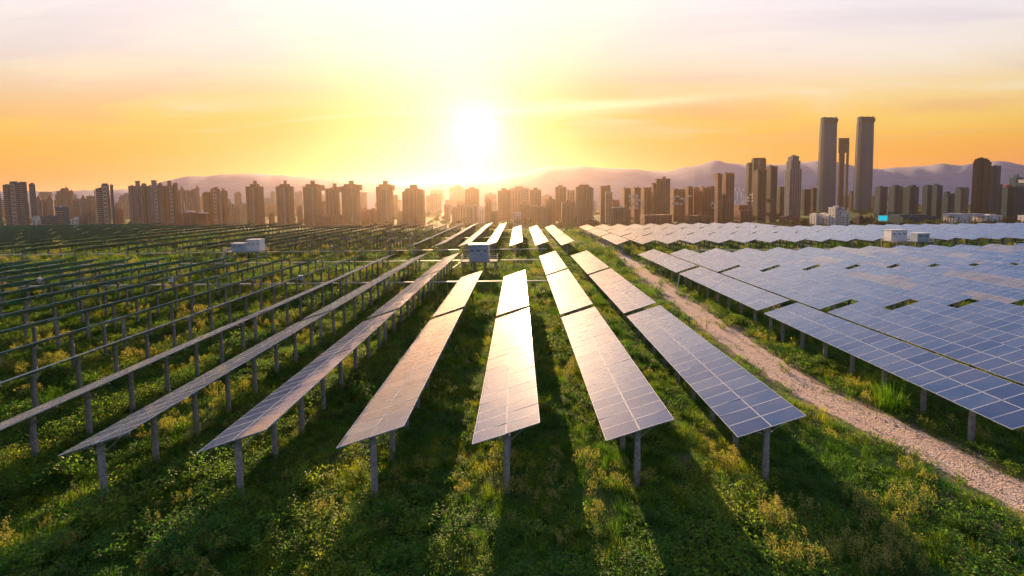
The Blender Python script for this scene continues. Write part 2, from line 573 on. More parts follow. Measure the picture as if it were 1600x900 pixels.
# stones scattered on and beside the track
sm_ = MB()
ico = [Vector(q).normalized() for q in ((1, 0, 0.1), (-1, 0, 0), (0, 1, 0), (0, -1, -0.1), (0, 0, 1), (0, 0, -1))]
for i in range(5200):
    y = 16 + 54 * rng.random() ** 1.7
    x = path_c(y) + rng.gauss(0, 0.95) + (1.2 if i % 9 == 0 else 0)
    if i % 12 == 0:
        p_ = Vector((20.6 + rng.gauss(0, 1.2), 18.6 + rng.gauss(0, 1.0), 0)); x, y = p_.x, p_.y
    r = 0.015 + 0.045 * rng.random() ** 2.2
    z = ground_z(x, y) + 0.035
    vs_ = [(x + q.x * r * rng.uniform(.7, 1.3), y + q.y * r * rng.uniform(.7, 1.3), z + q.z * r * 0.7) for q in ico]
    sm_.add(vs_, [(0, 2, 4), (2, 1, 4), (1, 3, 4), (3, 0, 4), (2, 0, 5), (1, 2, 5), (3, 1, 5), (0, 3, 5)])
M['stone'] = simple('pebble', (0.22, 0.16, 0.12), (0.50, 0.42, 0.35), 2.2, 0.9)
tag(sm_.build('gravel', M['stone']), 'loose pebbles lying along the pinkish gravel track', 'gravel', kind='stuff')


# hills on the horizon
def hill(name, pts, Y, depth, mat):
    hb = MB()
    n = len(pts) * 14
    rings = []
    px0, px1 = pts[0][0], pts[-1][0]
    for i in range(n + 1):
        px = px0 + (px1 - px0) * i / n
        for (a, ya), (b, yb) in zip(pts, pts[1:]):
            if a <= px <= b:
                q = (px - a) / (b - a); q = q * q * (3 - 2 * q)
                py = ya + (yb - ya) * q
                break
        p = at(px, py + 1.3 * mnoise.noise(Vector((px * 0.045, 0.3, Y * 0.01))) + 0.6 * mnoise.noise(Vector((px * 0.15, 1.3, 0))), Y)
        col = []
        for k in range(9):
            u = k / 8
            prof = math.sin(math.pi * min(1, u * 1.25) / 2) if u < 0.8 else math.cos((u - 0.8) / 0.2 * math.pi / 2)
            wob = 1 + 0.10 * mnoise.noise(Vector((px * 0.03, u * 4, Y * 0.02))) * (0 if 0.7 < u < 0.9 else 1)
            col.append((p.x * (1 + (u - 0.8) * depth / Y), Y + (u - 0.8) * depth, -33 + (p.z + 33) * prof * wob))
        rings.append(col)
    for col in rings:
        hb.v += col
    for i in range(n):
        for k in range(8):
            hb.f.append((i * 9 + k, (i + 1) * 9 + k, (i + 1) * 9 + k + 1, i * 9 + k + 1)); hb.mi.append(0)
    o = hb.build(name, mat, smooth=True)
    return tag(o, kind='structure')


M['hill'] = simple('haze_tinted_hillside', (0.20, 0.22, 0.31), (0.25, 0.27, 0.36), 0.01, 0.95, 0, 0.1)  # pale lavender put into the woodland colour stands in for distance haze
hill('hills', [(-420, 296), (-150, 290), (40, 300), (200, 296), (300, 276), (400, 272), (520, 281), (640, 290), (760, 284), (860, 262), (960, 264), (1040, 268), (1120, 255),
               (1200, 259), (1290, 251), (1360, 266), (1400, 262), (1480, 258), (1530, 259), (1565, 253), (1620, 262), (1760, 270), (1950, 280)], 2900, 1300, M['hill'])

# ------------------------------------------------------------------ solar tables
TH = 0.315
PW, PL, GAPP = 1.65, 1.01, 0.02
WX = (2 * PW + GAPP) * math.cos(TH)
LOWZ, RISE = 2.54, (2 * PW + GAPP) * math.sin(TH)
NP, STEP = 22, 1.03
TLEN = NP * STEP
PERIOD = 23.8
Q = Matrix.Rotation(-TH, 4, 'Y')


def panel_geo(mb, ox=0.0, oy=0.0, M4=None):
    """one framed module, top of the frame in the plane z = 0"""
    a, b, t_, fr, rec = PW / 2, PL / 2, 0.038, 0.021, 0.004
    L = lambda x, y, z: (M4 @ Vector((x + ox, y + oy, z))) if M4 is not None else (x + ox, y + oy, z)
    o_ = [L(x, y, 0) for x, y in ((-a, -b), (a, -b), (a, b), (-a, b))]
    i_ = [L(x, y, 0) for x, y in ((-a + fr, -b + fr), (a - fr, -b + fr), (a - fr, b - fr), (-a + fr, b - fr))]
    g_ = [L(x, y, -rec) for x, y in ((-a + fr, -b + fr), (a - fr, -b + fr), (a - fr, b - fr), (-a + fr, b - fr))]
    u_ = [L(x, y, -t_) for x, y in ((-a, -b), (a, -b), (a, b), (-a, b))]
    base_ = len(mb.v)
    mb.add(o_ + i_ + g_ + u_, [(0, 1, 5, 4), (1, 2, 6, 5), (2, 3, 7, 6), (3, 0, 4, 7)] + [(4, 5, 9, 8), (5, 6, 10, 9), (6, 7, 11, 10), (7, 4, 8, 11)]
           + [(12, 13, 1, 0), (13, 14, 2, 1), (14, 15, 3, 2), (15, 12, 0, 3)], 0)
    mb.f.append(tuple(base_ + k for k in (8, 9, 10, 11))); mb.mi.append(1)
    mb.f.append(tuple(base_ + k for k in (15, 14, 13, 12))); mb.mi.append(2)


def set_uv(me):
    uvl = me.uv_layers.new(name='UVMap')
    for p in me.polygons:
        if p.material_index == 1:
            for li, c in zip(p.loop_indices, ((0, 0), (1, 0), (1, 1), (0, 1))):
                uvl.data[li].uv = c


def panel_mesh(mat):
    mb = MB(); panel_geo(mb)
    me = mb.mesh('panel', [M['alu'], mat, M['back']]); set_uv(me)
    return me


ME = {}
ME['panel'] = panel_mesh(M['cell'])
ME['panelB'] = panel_mesh(M['cellB'])


def on_plane(s, y, dz=0.0):
    """point on the table's plane, s metres from the centre line up the slope"""
    c = Vector((0, y, LOWZ + RISE / 2))
    return c + Vector((math.cos(TH), 0, math.sin(TH))) * s + Vector((-math.sin(TH), 0, math.cos(TH))) * dz


mb = MB()
for i in range(NP):
    for s in (-1, 1):
        c = on_plane(s * (PW + GAPP) / 2, (i + 0.5) * STEP)
        panel_geo(mb, M4=Matrix.Translation(c) @ Q)
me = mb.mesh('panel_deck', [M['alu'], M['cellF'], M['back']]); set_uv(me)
att = me.attributes.new('rnd', 'FLOAT', 'FACE')
vals = []
for p in range(len(me.polygons)):
    random.seed(p // 14 * 31 + 5); vals.append(random.random())
att.data.foreach_set('value', vals)
ME['deck'] = me

POSTY = [0.45 + 3.10 * i for i in range(8)]
CZ = LOWZ + RISE / 2
mb = MB()
rg = []
for z, r in ((-0.35, 0.155), (0.0, 0.152), (1.6, 0.146), (CZ - 0.30, 0.14)):
    rg.append([(r * math.cos(2 * math.pi * k / 14), r * math.sin(2 * math.pi * k / 14), z) for k in range(14)])
mb.loft(rg)
ME['post'] = mb.mesh('post', M['concrete'], True)
mb = MB()
mb.tube((0, 0, CZ - 0.46), (0, 0, CZ - 0.285), 0.17, 0.17, 12); mb.box(-0.10, 0.10, -0.05, 0.05, CZ - 0.285, CZ - 0.17)
ME['cap'] = mb.mesh('post_cap', M['galv'])
mb = MB(); mb.beam(on_plane(-1.42, 0, -0.155), on_plane(1.42, 0, -0.155), 0.06, 0.10); ME['rafter'] = mb.mesh('rafter', M['galv'])
mb = MB()
mb.beam((0.15, 0.045, CZ - 0.62), on_plane(0.95, 0.045, -0.20), 0.045, 0.05)
mb.beam((-0.15, 0.045, CZ - 0.62), on_plane(-0.80, 0.045, -0.20), 0.045, 0.05)
ME['brace'] = mb.mesh('brace', M['galv'])
PUR = (-1.28, -0.42, 0.42, 1.28)
mb = MB(); mb.box(-0.025, 0.025, 0.03, TLEN - 0.05, -0.105, -0.04, M=None)
ME['purlin'] = mb.mesh('purlin', M['galv'])
# everything below the deck as one mesh, for tables too far to show single posts
mb = MB()
for y in POSTY:
    mb.tube((0, y, -0.35), (0, y, CZ - 0.25), 0.15, 0.14, 8)
    mb.beam(on_plane(-1.42, y, -0.155), on_plane(1.42, y, -0.155), 0.06, 0.10)
for s in PUR:
    a = on_plane(s, 0.03, -0.072); b = on_plane(s, TLEN - 0.05, -0.072)
    mb.beam(a, b, 0.05, 0.065)
ME['under'] = mb.mesh('support_frame', [M['concrete']])

X7, SPC = 10.177, 6.2355


def row_x(r):
    return X7 + (r - 7) * SPC if r <= 7 else 23.51 + (r - 8) * SPC


def row_y(r):
    return 21.3 + (r - 7) * 0.26 if r <= 7 else 21.9 + (r - 8) * 0.26


def in_view(X, Y0, Y1):
    # any sampled point of the table inside a slightly wider frame
    for k in range(7):
        y = Y0 + (Y1 - Y0) * k / 6
        for x in (X, X + WX):
            for z in (0.0, 3.0):
                q = project(x, y, z)
                if q and -40 < q[0] < 1640 and -40 < q[1] < 940:
                    return True
    return False


specs = []
for r in range(-50, 36):
    X = row_x(r); y0 = row_y(r)
    for k in range(3):
        a = y0 + k * PERIOD
        if k == 2 and r in (4, 5):
            continue                       # the inverter station stands here
        if in_view(X, a, a + TLEN):
            specs.append((r, 0, k, X, a))
    if r < -8 and r % 2:
        continue                           # wider spaced rows out on the far left
    yb = 111.8 + 0.26 * (max(-25, min(r, 25)) - 5) * 0.6
    k = 0
    while True:
        a = yb + k * PERIOD
        if a + TLEN > yend(X) + 2:
            break
        skip = (-62 < X + WX / 2 + 8 < -50 and k == 0) and False
        if in_view(X, a, a + TLEN) and not skip:
            specs.append((r, 1, k, X, a))
        k += 1
specs.sort(key=lambda q: math.hypot(q[3] + 1.5, q[4] + 11))
DEPTH = {0: 'nearest', 1: 'second', 2: 'third', 3: 'fourth', 4: 'fifth', 5: 'sixth', 6: 'seventh', 7: 'eighth'}
rest = []
brown = {(12, 2), (13, 2), (11, 2), (12, 1), (13, 1), (14, 1), (15, 1), (14, 2)}
prng = random.Random(3)
for n_, (r, blk, k, X, a) in enumerate(specs):
    if n_ >= 296:
        rest.append((X + WX / 2, a)); continue
    if r <= 7:
        side_ = 'in the row just left of the gravel track' if r == 7 else f'in the {ordw(8 - r)} row left of the gravel track'
    else:
        side_ = 'in the row just right of the gravel track' if r == 8 else f'in the {ordw(r - 7)} row right of the gravel track'
    lab = f'{DEPTH[k]} solar table {side_}, ' + ('near field' if blk == 0 else 'beyond the cross lane')
    z0 = ground_z(X + WX / 2, a + 11)
    T = thing('solar_table', lab, 'solar panel', (X + WX / 2, a, 0), ('tables of the near field' if blk == 0 else 'tables of the far field'))
    if blk == 0:
        for y in POSTY:
            p = link('post', ME['post'], T, (0, y, 0), (0, 0, prng.random() * 6))
            link('post_cap', ME['cap'], p, (0, 0, 0))
        detail = r >= 1 and (k < 2 or r >= 3)
        if detail:
            for y in POSTY:
                link('rafter', ME['rafter'], T, (0, y, 0))
                link('brace', ME['brace'], T, (0, y, 0))
            for s in PUR:
                c = on_plane(s, 0, 0)
                link('purlin', ME['purlin'], T, c, (0, -TH, 0))
            for i in range(NP):
                for s in (-1, 1):
                    c = on_plane(s * (PW + GAPP) / 2, (i + 0.5) * STEP)
                    isb = False
                    if r >= 11:
                        q = mnoise.noise(Vector((r * 0.9 + (0.4 if s > 0 else 0), (a + i) * 0.085, 2.2)))
                        isb = q > 0.22 or prng.random() < 0.02
                    p = link('panel', ME['panelB' if isb else 'panel'], T, c + Vector((0, 0, prng.uniform(-0.004, 0.004))),
                             (prng.gauss(0, 0.003), -TH + prng.gauss(0, 0.005), prng.gauss(0, 0.0015)))
        else:
            tag(link('panel_deck', ME['deck'], T), kind='stuff')
            for y in POSTY:
                link('rafter', ME['rafter'], T, (0, y, 0))
    else:
        T.rotation_euler = (prng.gauss(0, 0.0008), prng.gauss(0, 0.003), 0)
        tag(link('panel_deck', ME['deck'], T), kind='stuff')
        link('support_frame', ME['under'], T)
if rest:
    mb = MB()
    for x, a in rest:
        A, B, Cc, D = on_plane(-1.66, 0), on_plane(1.66, 0), on_plane(1.66, TLEN), on_plane(-1.66, TLEN)
        off = Vector((x, a, 0)); dn = Vector((0, 0, -0.05))
        pts = [p + off for p in (A, B, Cc, D)] + [p + off + dn for p in (A, B, Cc, D)]
        b = len(mb.v)
        mb.add(pts, [(0, 1, 2, 3)], 1)
        mb.add([], [], 0)
        for q in ((4, 7, 6, 5), (0, 4, 5, 1), (1, 5, 6, 2), (2, 6, 7, 3), (3, 7, 4, 0)):
            mb.f.append(tuple(b + i for i in q)); mb.mi.append(0)
        for y in POSTY[::2]:
            mb.tube((x, a + y, -0.2), (x, a + y, CZ - 0.1), 0.15, 0.15, 6)
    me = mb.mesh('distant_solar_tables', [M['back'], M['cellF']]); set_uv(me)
    tag(link('distant_solar_tables', me), 'farthest rows of solar tables merging together at the field edge', 'solar panels', kind='stuff')
print('tables', len(specs), 'rest', len(rest))

# ------------------------------------------------------------------ cable trays crossing the rows, boxes, poles
def tray(label, x0, x1, y, z, slope=0.0):
    T = thing('cable_tray', label, 'cable tray', (x0, y, 0), 'cable trays crossing the rows')
    n = max(2, int((x1 - x0) / 6.25))
    mb = MB(); mb.box(0, x1 - x0, -0.10, 0.10, z - 0.07, z + 0.07)
    mb.build('tray', M['conduit'], T)
    for i in range(n + 1):
        x = (x1 - x0) * i / n
        mb = MB(); mb.box(x - 0.05, x + 0.05, -0.05, 0.05, -0.3, z - 0.07)
        mb.build('support', M['galv'], T)


tray('long pale cable tray crossing under the rows, nearest to the camera', -100, 8.6, 67.4, 1.85)
tray('pale cable tray running left from the blue inverter cabin', -125, -11.4, 90.8, 1.9)
tray('short pale cable tray running right from the blue inverter cabin', -3.6, 6.5, 90.8, 1.9)
tray('pale cable tray just before the far field, left of the track', -145, 6.5, 110.6, 1.9)
tray('pale cable tray along the lane right of the track', 38, 115, 101.0, 2.2)
tray('thin cable tray under the rows beyond the cross lane', -60, 12, 145.0, 1.9)


def cbox(label, x, y, z):
    T = thing('combiner_box', label, 'junction box', (x, y, 0), 'white junction boxes on the posts')
    mb = MB(); mb.box(-0.26, 0.26, -0.16, 0.12, z - 0.32, z + 0.32); mb.box(-0.30, 0.30, -0.22, 0.16, z + 0.32, z + 0.36); mb.build('cabinet', M['white'], T)
    mb = MB(); mb.box(-0.21, 0.21, -0.175, -0.162, z - 0.25, z + 0.25); mb.build('door', M['white'], T)
    mb = MB(); mb.tube((0, 0, z - 0.32), (0, 0, -0.2), 0.04, 0.04, 8); mb.build('cable_pipe', M['galv'], T)


for lab, px, py, Y in (('white junction box under the rows by the left edge of the picture', 63, 438, 66), ('white junction box on the left, nearer the inverter cabins', 267, 437, 66),
                       ('small pale junction box at the nearest cable tray, left of the blue cabin', 470, 434, 65)):
    p = at(px, py, Y)
    cbox(lab, p.x, p.y, max(1.0, p.z))


def lean(label, p, q):
    T = thing('conduit_pole', label, 'pole', (p[0], p[1], 0), 'slanted conduit poles')
    d = Vector((q[0] - p[0], q[1] - p[1], 0))
    mb = MB(); mb.beam((0, 0, p[2]), d + Vector((0, 0, q[2])), 0.12, 0.12); mb.build('conduit', M['conduit'], T)
    mb = MB(); mb.box(-0.09, 0.09, -0.09, 0.09, p[2] - 0.3, p[2] + 0.05); mb.build('foot', M['galv'], T)


lean('pale conduit slanting from the first right-hand table down to the verge', (22.6, 66.5, 0.2), (24.6, 71.0, 2.4))
lean('pale conduit slanting up in the cross lane behind the right-hand tables', (33.5, 96.5, 0.3), (36.6, 101.0, 2.4))
lean('pale conduit slanting in the cross lane farther right', (65.0, 96.5, 0.3), (68.5, 101.0, 2.4))


# ------------------------------------------------------------------ inverter stations
def station(label, X, Y, zp, boxes, plat, stairs, rz=0.0, group='inverter stations on raised platforms'):
    T = thing('inverter_station', label, 'inverter cabin', (X, Y, 0), group, rz)
    px0, px1, py0, py1 = plat
    mb = MB(); mb.box(px0, px1, py0, py1, zp - 0.18, zp); mb.build('platform', M['concrete'], T)
    for x in np.linspace(px0 + 0.4, px1 - 0.4, 4):
        for y in (py0 + 0.35, py1 - 0.35):
            mb = MB(); mb.box(x - 0.17, x + 0.17, y - 0.17, y + 0.17, -0.4, zp - 0.18); mb.build('leg', M['concrete'], T)
    for (x0, x1, y0, y1, h, mat, doors) in boxes:
        bx = MB(); bx.box(x0, x1, y0, y1, zp, zp + h)
        nrib = int((x1 - x0) / 0.35)
        for i in range(nrib + 1):
            xx = x0 + 0.04 + (x1 - x0 - 0.08) * i / nrib
            bx.box(xx - 0.03, xx + 0.03, y0 - 0.035, y0, zp + 0.1, zp + h - 0.1)
        cab = bx.build('cabin', M[mat], T)
        mb = MB(); mb.box(x0 - 0.12, x1 + 0.12, y0 - 0.14, y1 + 0.12, zp + h, zp + h + 0.14); mb.build('roof', M['white'], T)
        for i in range(doors):
            cx = x0 + (x1 - x0) * (i + 0.5) / doors
            wd = (x1 - x0) / doors * 0.36
            mb = MB(); mb.box(cx - wd, cx + wd, y0 - 0.075, y0 - 0.04, zp + 0.12, zp + h * 0.82)
            d = mb.build('door', M[mat], T)
            mb = MB(); mb.box(cx + wd * 0.65, cx + wd * 0.75, y0 - 0.11, y0 - 0.076, zp + h * 0.40, zp + h * 0.5); mb.build('handle', M['dark'], d)
            mb = MB()
            for q in range(5):
                mb.box(cx - wd * 0.7, cx + wd * 0.7, y0 - 0.095, y0 - 0.078, zp + h * 0.58 + q * 0.10, zp + h * 0.58 + q * 0.10 + 0.05)
            mb.build('louvre', M['dark'], d)
    def rail(p, q):
        mb = MB()
        p, q = Vector(p), Vector(q)
        n = max(1, int((q - p).length / 0.9))
        for i in range(n + 1):
            c = p + (q - p) * i / n
            mb.tube(c, c + Vector((0, 0, 1.1)), 0.028, 0.028, 6)
        for h in (0.4, 0.75, 1.1):
            mb.tube(p + Vector((0, 0, h)), q + Vector((0, 0, h)), 0.025, 0.025, 6)
        mb.build('railing', M['conduit'], T)
    rail((px0 + .05, py0 + .05, zp), (px0 + .05, py1 - .05, zp)); rail((px1 - .05, py0 + .05, zp), (px1 - .05, py1 - .05, zp))
    bx0, bx1 = min(b[0] for b in boxes), max(b[1] for b in boxes)
    rail((px0 + .05, py0 + .05, zp), (bx0 - 0.2, py0 + .05, zp)) if bx0 - px0 > 0.8 else None
    rail((bx1 + 0.2, py0 + .05, zp), (px1 - .05, py0 + .05, zp)) if px1 - bx1 > 0.8 else None
    rail((px0 + .05, py1 - .05, zp), (px1 - .05, py1 - .05, zp))
    if stairs:
        sgn = -1 if stairs < 0 else 1
        xs_ = px0 if sgn < 0 else px1
        n = 9
        mb = MB()
        for i in range(n):
            xx = xs_ + sgn * (i + 0.5) * 0.27
            mb.box(xx - 0.13, xx + 0.13, py0 + 0.1, py0 + 1.1, zp - (i + 1) * zp / (n + 1) - 0.04, zp - (i + 1) * zp / (n + 1))
        mb.build('stair', M['galv'], T)
        mb = MB()
        for yv in (py0 + 0.08, py0 + 1.12):
            mb.beam((xs_, yv, zp - 0.1), (xs_ + sgn * n * 0.27, yv, 0.1), 0.05, 0.16)
            mb.tube((xs_, yv, zp + 1.05), (xs_ + sgn * n * 0.27, yv, 1.15), 0.03, 0.03, 6)
        mb.build('stair_rail', M['conduit'], T)
    return T


station('pale blue inverter cabin on stilts at the centre of the field', -7.7, 88.2, 2.0,
        [(-1.95, 1.75, 0.6, 3.2, 3.1, 'bluebox', 3)], (-3.5, 3.5, 0.0, 3.6), -1)
station('pair of white inverter cabins on a platform at the left of the field', at(378, 390, 104).x, 103.0, 3.6,
        [(-2.6, 0.7, 0.5, 2.9, 2.3, 'bluebox', 2), (0.9, 4.7, 2.3, 5.0, 3.2, 'white', 3)], (-4.4, 5.3, 0.0, 5.6), -1).scale = (0.78, 0.78, 0.78)
station('pair of white inverter cabins on a platform at the right of the field', at(1424, 372, 106).x, 105.0, 4.2,
        [(-4.6, 0.2, 3.2, 6.0, 3.3, 'white', 3), (1.2, 4.8, 0.6, 3.2, 2.4, 'bluebox', 2)], (-5.4, 6.0, 0.0, 6.6), 1).scale = (0.74, 0.74, 0.74)

# ------------------------------------------------------------------ the city in the valley beyond the field
def wall_mat(name, c):
    return simple(name, tuple(q * 0.86 for q in c), tuple(min(1, q * 1.1) for q in c), 0.06, 0.85, 0, 0.25)


WALL = {'brown': wall_mat('brown_render', (0.25, 0.135, 0.085)), 'pink': wall_mat('pinkish_render', (0.25, 0.17, 0.16)), 'grey': wall_mat('grey_render', (0.15, 0.18, 0.22)),
        'teal': wall_mat('blue_grey_render', (0.02, 0.125, 0.185)), 'cream': wall_mat('cream_render', (0.46, 0.34, 0.23)), 'white': wall_mat('white_render', (0.66, 0.64, 0.62)),
        'slate': wall_mat('dark_slate_cladding', (0.018, 0.080, 0.120)), 'charcoal': wall_mat('charcoal_cladding', (0.055, 0.052, 0.055)),
        'red': wall_mat('red_sheet', (0.55, 0.05, 0.06)), 'pale': wall_mat('pale_render', (0.30, 0.28, 0.27)), 'rust': wall_mat('brick_red_render', (0.26, 0.12, 0.08))}
mt, t = material('window_glass'); M['win'] = mt
oi = t.node('ShaderNodeObjectInfo').outputs['Random']
finish(t, principled(t, t.mix(oi, (0.05, 0.055, 0.06, 1), (0.09, 0.09, 0.09, 1)), 0.12, 0, 0.7))
mt, t = material('curtain_wall_glass'); M['curtain'] = mt
pos = t.node('ShaderNodeTexCoord').outputs['Object']
nn = t.noise(pos, 0.08, 3, 0.5)
finish(t, principled(t, t.mix(nn, (0.016, 0.085, 0.17, 1), (0.035, 0.125, 0.22, 1)), 0.16, 0.0, 0.9))
mt, t = material('lit_billboard'); M['screen'] = mt
e = t.node('ShaderNodeEmission'); e.inputs[0].default_value = (0.0, 0.72, 1.0, 1); e.inputs[1].default_value = 0.3
finish(t, e.outputs[0])
BASE = -33.0
brng = random.Random(21)


def facade(wb, x0, x1, y, z0, z1, st=3.1, pitch=3.4, ww=1.7, wh=1.7):
    """rows of windows on a wall that faces the camera: each a shallow glass box"""
    n = max(1, int((x1 - x0) / pitch))
    st_ = (x1 - x0) / n
    z = z0 + 1.0
    while z + wh < z1 - 0.6:
        for i in range(n):
            c = x0 + (i + 0.5) * st_
            hw = min(ww, st_ * 0.72) / 2
            wb.add([(c - hw, y - 0.06, z), (c + hw, y - 0.06, z), (c + hw, y - 0.06, z + wh), (c - hw, y - 0.06, z + wh)], [(0, 1, 2, 3)])
        z += st


def side_facade(wb, x, sgn, y0, y1, z0, z1, st=3.1):
    n = max(1, int((y1 - y0) / 4.0))
    z = z0 + 1.0
    while z + 1.7 < z1 - 0.6:
        for i in range(n):
            c = y0 + (i + 0.5) * (y1 - y0) / n
            q = [(x + sgn * 0.06, c - 0.8, z), (x + sgn * 0.06, c + 0.8, z), (x + sgn * 0.06, c + 0.8, z + 1.7), (x + sgn * 0.06, c - 0.8, z + 1.7)]
            wb.add(q, [(0, 1, 2, 3) if sgn > 0 else (3, 2, 1, 0)])
        z += st


def bld(label, Y, blocks, col='brown', roofs=(), strips=(), turrets=(), fins=(), name='apartment_tower', bal=True, depth=None, group='apartment towers of the skyline', cat='building', whites=(), win=True, roofcol=None):
    """blocks: (px0, px1, pytop, setback m) ; roofs: (px0, px1, pytop) ; strips: (px0, px1) pale stair columns ; turrets: (px, pytop, r m)"""
    xa = min(b[0] for b in blocks); xb = max(b[1] for b in blocks)
    c0 = at((xa + xb) / 2, 345, Y)
    T = thing(name, label, cat, (c0.x, Y, BASE), group)
    T.scale = (1, 1, 1)
    pyr = 0.5 * (min(b[2] for b in blocks) + 345)
    tanf = abs(c0.x) / Y
    wtot = at(xb, pyr, Y).x - at(xa, pyr, Y).x
    dp = depth or max(9, min(30, wtot * 0.55))
    dp = min(dp, max(5.0, 0.45 * min(at(b[1], pyr, Y).x - at(b[0], pyr, Y).x for b in blocks) / max(tanf, 0.05)))
    # seen at an angle, a block shows its near flank too: that edge is set by the back corner
    def lx(px, edge=0):
        d_ = dp if (edge < 0 and c0.x > 0) or (edge > 0 and c0.x < 0) else 0.0
        return at(px, pyr, Y + d_).x - c0.x
    lz = lambda px, py: at(px, py, Y).z - BASE
    wd = lx(xb) - lx(xa)
    wl = MB(); wn = MB(); bl = MB()
    tops = {}
    for bi, (p0, p1, pt, sb) in enumerate(blocks):
        x0, x1 = lx(p0, -1), lx(p1, 1); h = lz((p0 + p1) / 2, pt)
        # the block is divided into bays, every other one stands proud
        n = max(1, int(round((x1 - x0) / 7.5)))
        if n % 2 == 0: n += 1
        wl.box(x0, x1, sb, sb + dp, 0, h)
        wl.box(x0 - 0.25, x1 + 0.25, sb - 0.25, sb + dp + 0.25, h, h + 0.9)
        for i in range(n):
            a = x0 + (x1 - x0) * i / n; b = x0 + (x1 - x0) * (i + 1) / n
            if i % 2 == 1:
                pr = 1.5
                wl.box(a + 0.3, b - 0.3, sb - pr, sb + 0.5, 0, h - 2.5)
                if win: facade(wn, a + 0.5, b - 0.5, sb - pr, 0, h - 2.5, 3.1, 3.2, 2.2)
            else:
                if win: facade(wn, a + 0.4, b - 0.4, sb, 0, h)
                if bal and b - a > 3:
                    z = 3.0
                    while z < h - 3:
                        bl.box(a + 0.5, b - 0.5, sb - 1.05, sb - 0.002, z, z + 0.95); z += 3.1
        if win:
            side_facade(wn, x1, 1, sb + 1, sb + dp - 1, 0, h); side_facade(wn, x0, -1, sb + 1, sb + dp - 1, 0, h)
        if wd > 10:
            for f in (0.18, 0.5, 0.82):   # vents, tanks and lift heads on the roof
                if brng.random() < 0.7:
                    q = x0 + (x1 - x0) * f; s = brng.uniform(0.8, 1.8)
                    wl.box(q - s, q + s, sb + dp * 0.3, sb + dp * 0.3 + 2 * s, h + 0.9, h + 0.9 + brng.uniform(0.8, 2.2))
    wl.build('wall', WALL[col], T)
    if wn.f: tag(wn.build('windows', M['win'], T), kind='stuff')
    if bl.f: tag(bl.build('balconies', WALL['pale' if col == 'teal' else col], T), kind='stuff')
    for (p0, p1, pt) in roofs:
        x0, x1 = lx(p0, -1), lx(p1, 1); h = lz((p0 + p1) / 2, pt)
        hb = min(lz((p0 + p1) / 2, b[2]) for b in blocks if b[0] - 2 <= (p0 + p1) / 2 <= b[1] + 2) if any(b[0] - 2 <= (p0 + p1) / 2 <= b[1] + 2 for b in blocks) else h - 6
        mb = MB(); mb.box(x0, x1, dp * 0.22, dp * 0.8, hb - 1.0, h); mb.box(x0 - 0.4, x1 + 0.4, dp * 0.22 - 0.4, dp * 0.8 + 0.4, h, h + 0.7)
        mb.build('roof_house', WALL[roofcol or col], T)
    for (p0, p1) in strips:
        fr_ = lambda p: lx(xa, -1) + (lx(xb, 1) - lx(xa, -1)) * (p - xa) / (xb - xa)
        x0, x1 = fr_(p0), fr_(p1)
        bs = [b for b in blocks if b[0] - 1 <= (p0 + p1) / 2 <= b[1] + 1] or [blocks[0]]
        h = lz((p0 + p1) / 2, bs[0][2]); sb = bs[0][3]
        mb = MB(); mb.box(x0, x1, sb - 2.4, sb - 1.51, 0, h - 1.2)
        s_ = mb.build('stair_strip', WALL['pale'], T)
        if x1 - x0 > 3.5:
            mb = MB(); facade(mb, x0 + 0.3, x1 - 0.3, sb - 2.4, 0, h - 2, 6.2, 6, 3.6, 2.2); tag(mb.build('windows', M['win'], s_), kind='stuff')
    for (px, pt, r) in turrets:
        x = lx(px); h = lz(px, pt); hb = h - r * 4.2
        mb = MB(); mb.tube((x, 2.0, max(0, hb - 22)), (x, 2.0, hb + r * 1.6), r, r, 10); mb.tube((x, 2.0, hb + r * 1.6), (x, 2.0, hb + r * 2.0), r * 1.2, r * 1.2, 10)
        tu = mb.build('turret', WALL[col], T)
        mb = MB(); mb.tube((x, 2.0, hb + r * 2.0), (x, 2.0, h), r * 1.12, 0.12, 10); mb.build('pointed_roof', WALL['slate' if col in ('teal', 'grey', 'slate') else 'brown'], tu)
    for (p0, p1, pt) in fins:
        x0, x1 = lx(p0), lx(p1); h = lz((p0 + p1) / 2, pt)
        mb = MB(); mb.box(x0, x1, 0.5, dp - 0.5, h - 9, h); mb.build('roof_fin', WALL[col], T)
    for (p0, p1, pt, pb) in whites:
        x0, x1 = lx(p0), lx(p1); z1, z0 = lz(p0, pt), lz(p0, pb)
        k = 0
        for i in range(5):
            for j in range(4):
                if brng.random() < 0.62:
                    a = x0 + (x1 - x0) * i / 5; b = a + (x1 - x0) / 5 * brng.uniform(0.6, 0.95)
                    za = z0 + (z1 - z0) * j / 4; zb = za + (z1 - z0) / 4 * brng.uniform(0.5, 0.9)
                    mb = MB(); mb.box(a, b, -3.2 - brng.random(), -1.6, za, zb); mb.build('white_bay', WALL['white'], T)
    return T


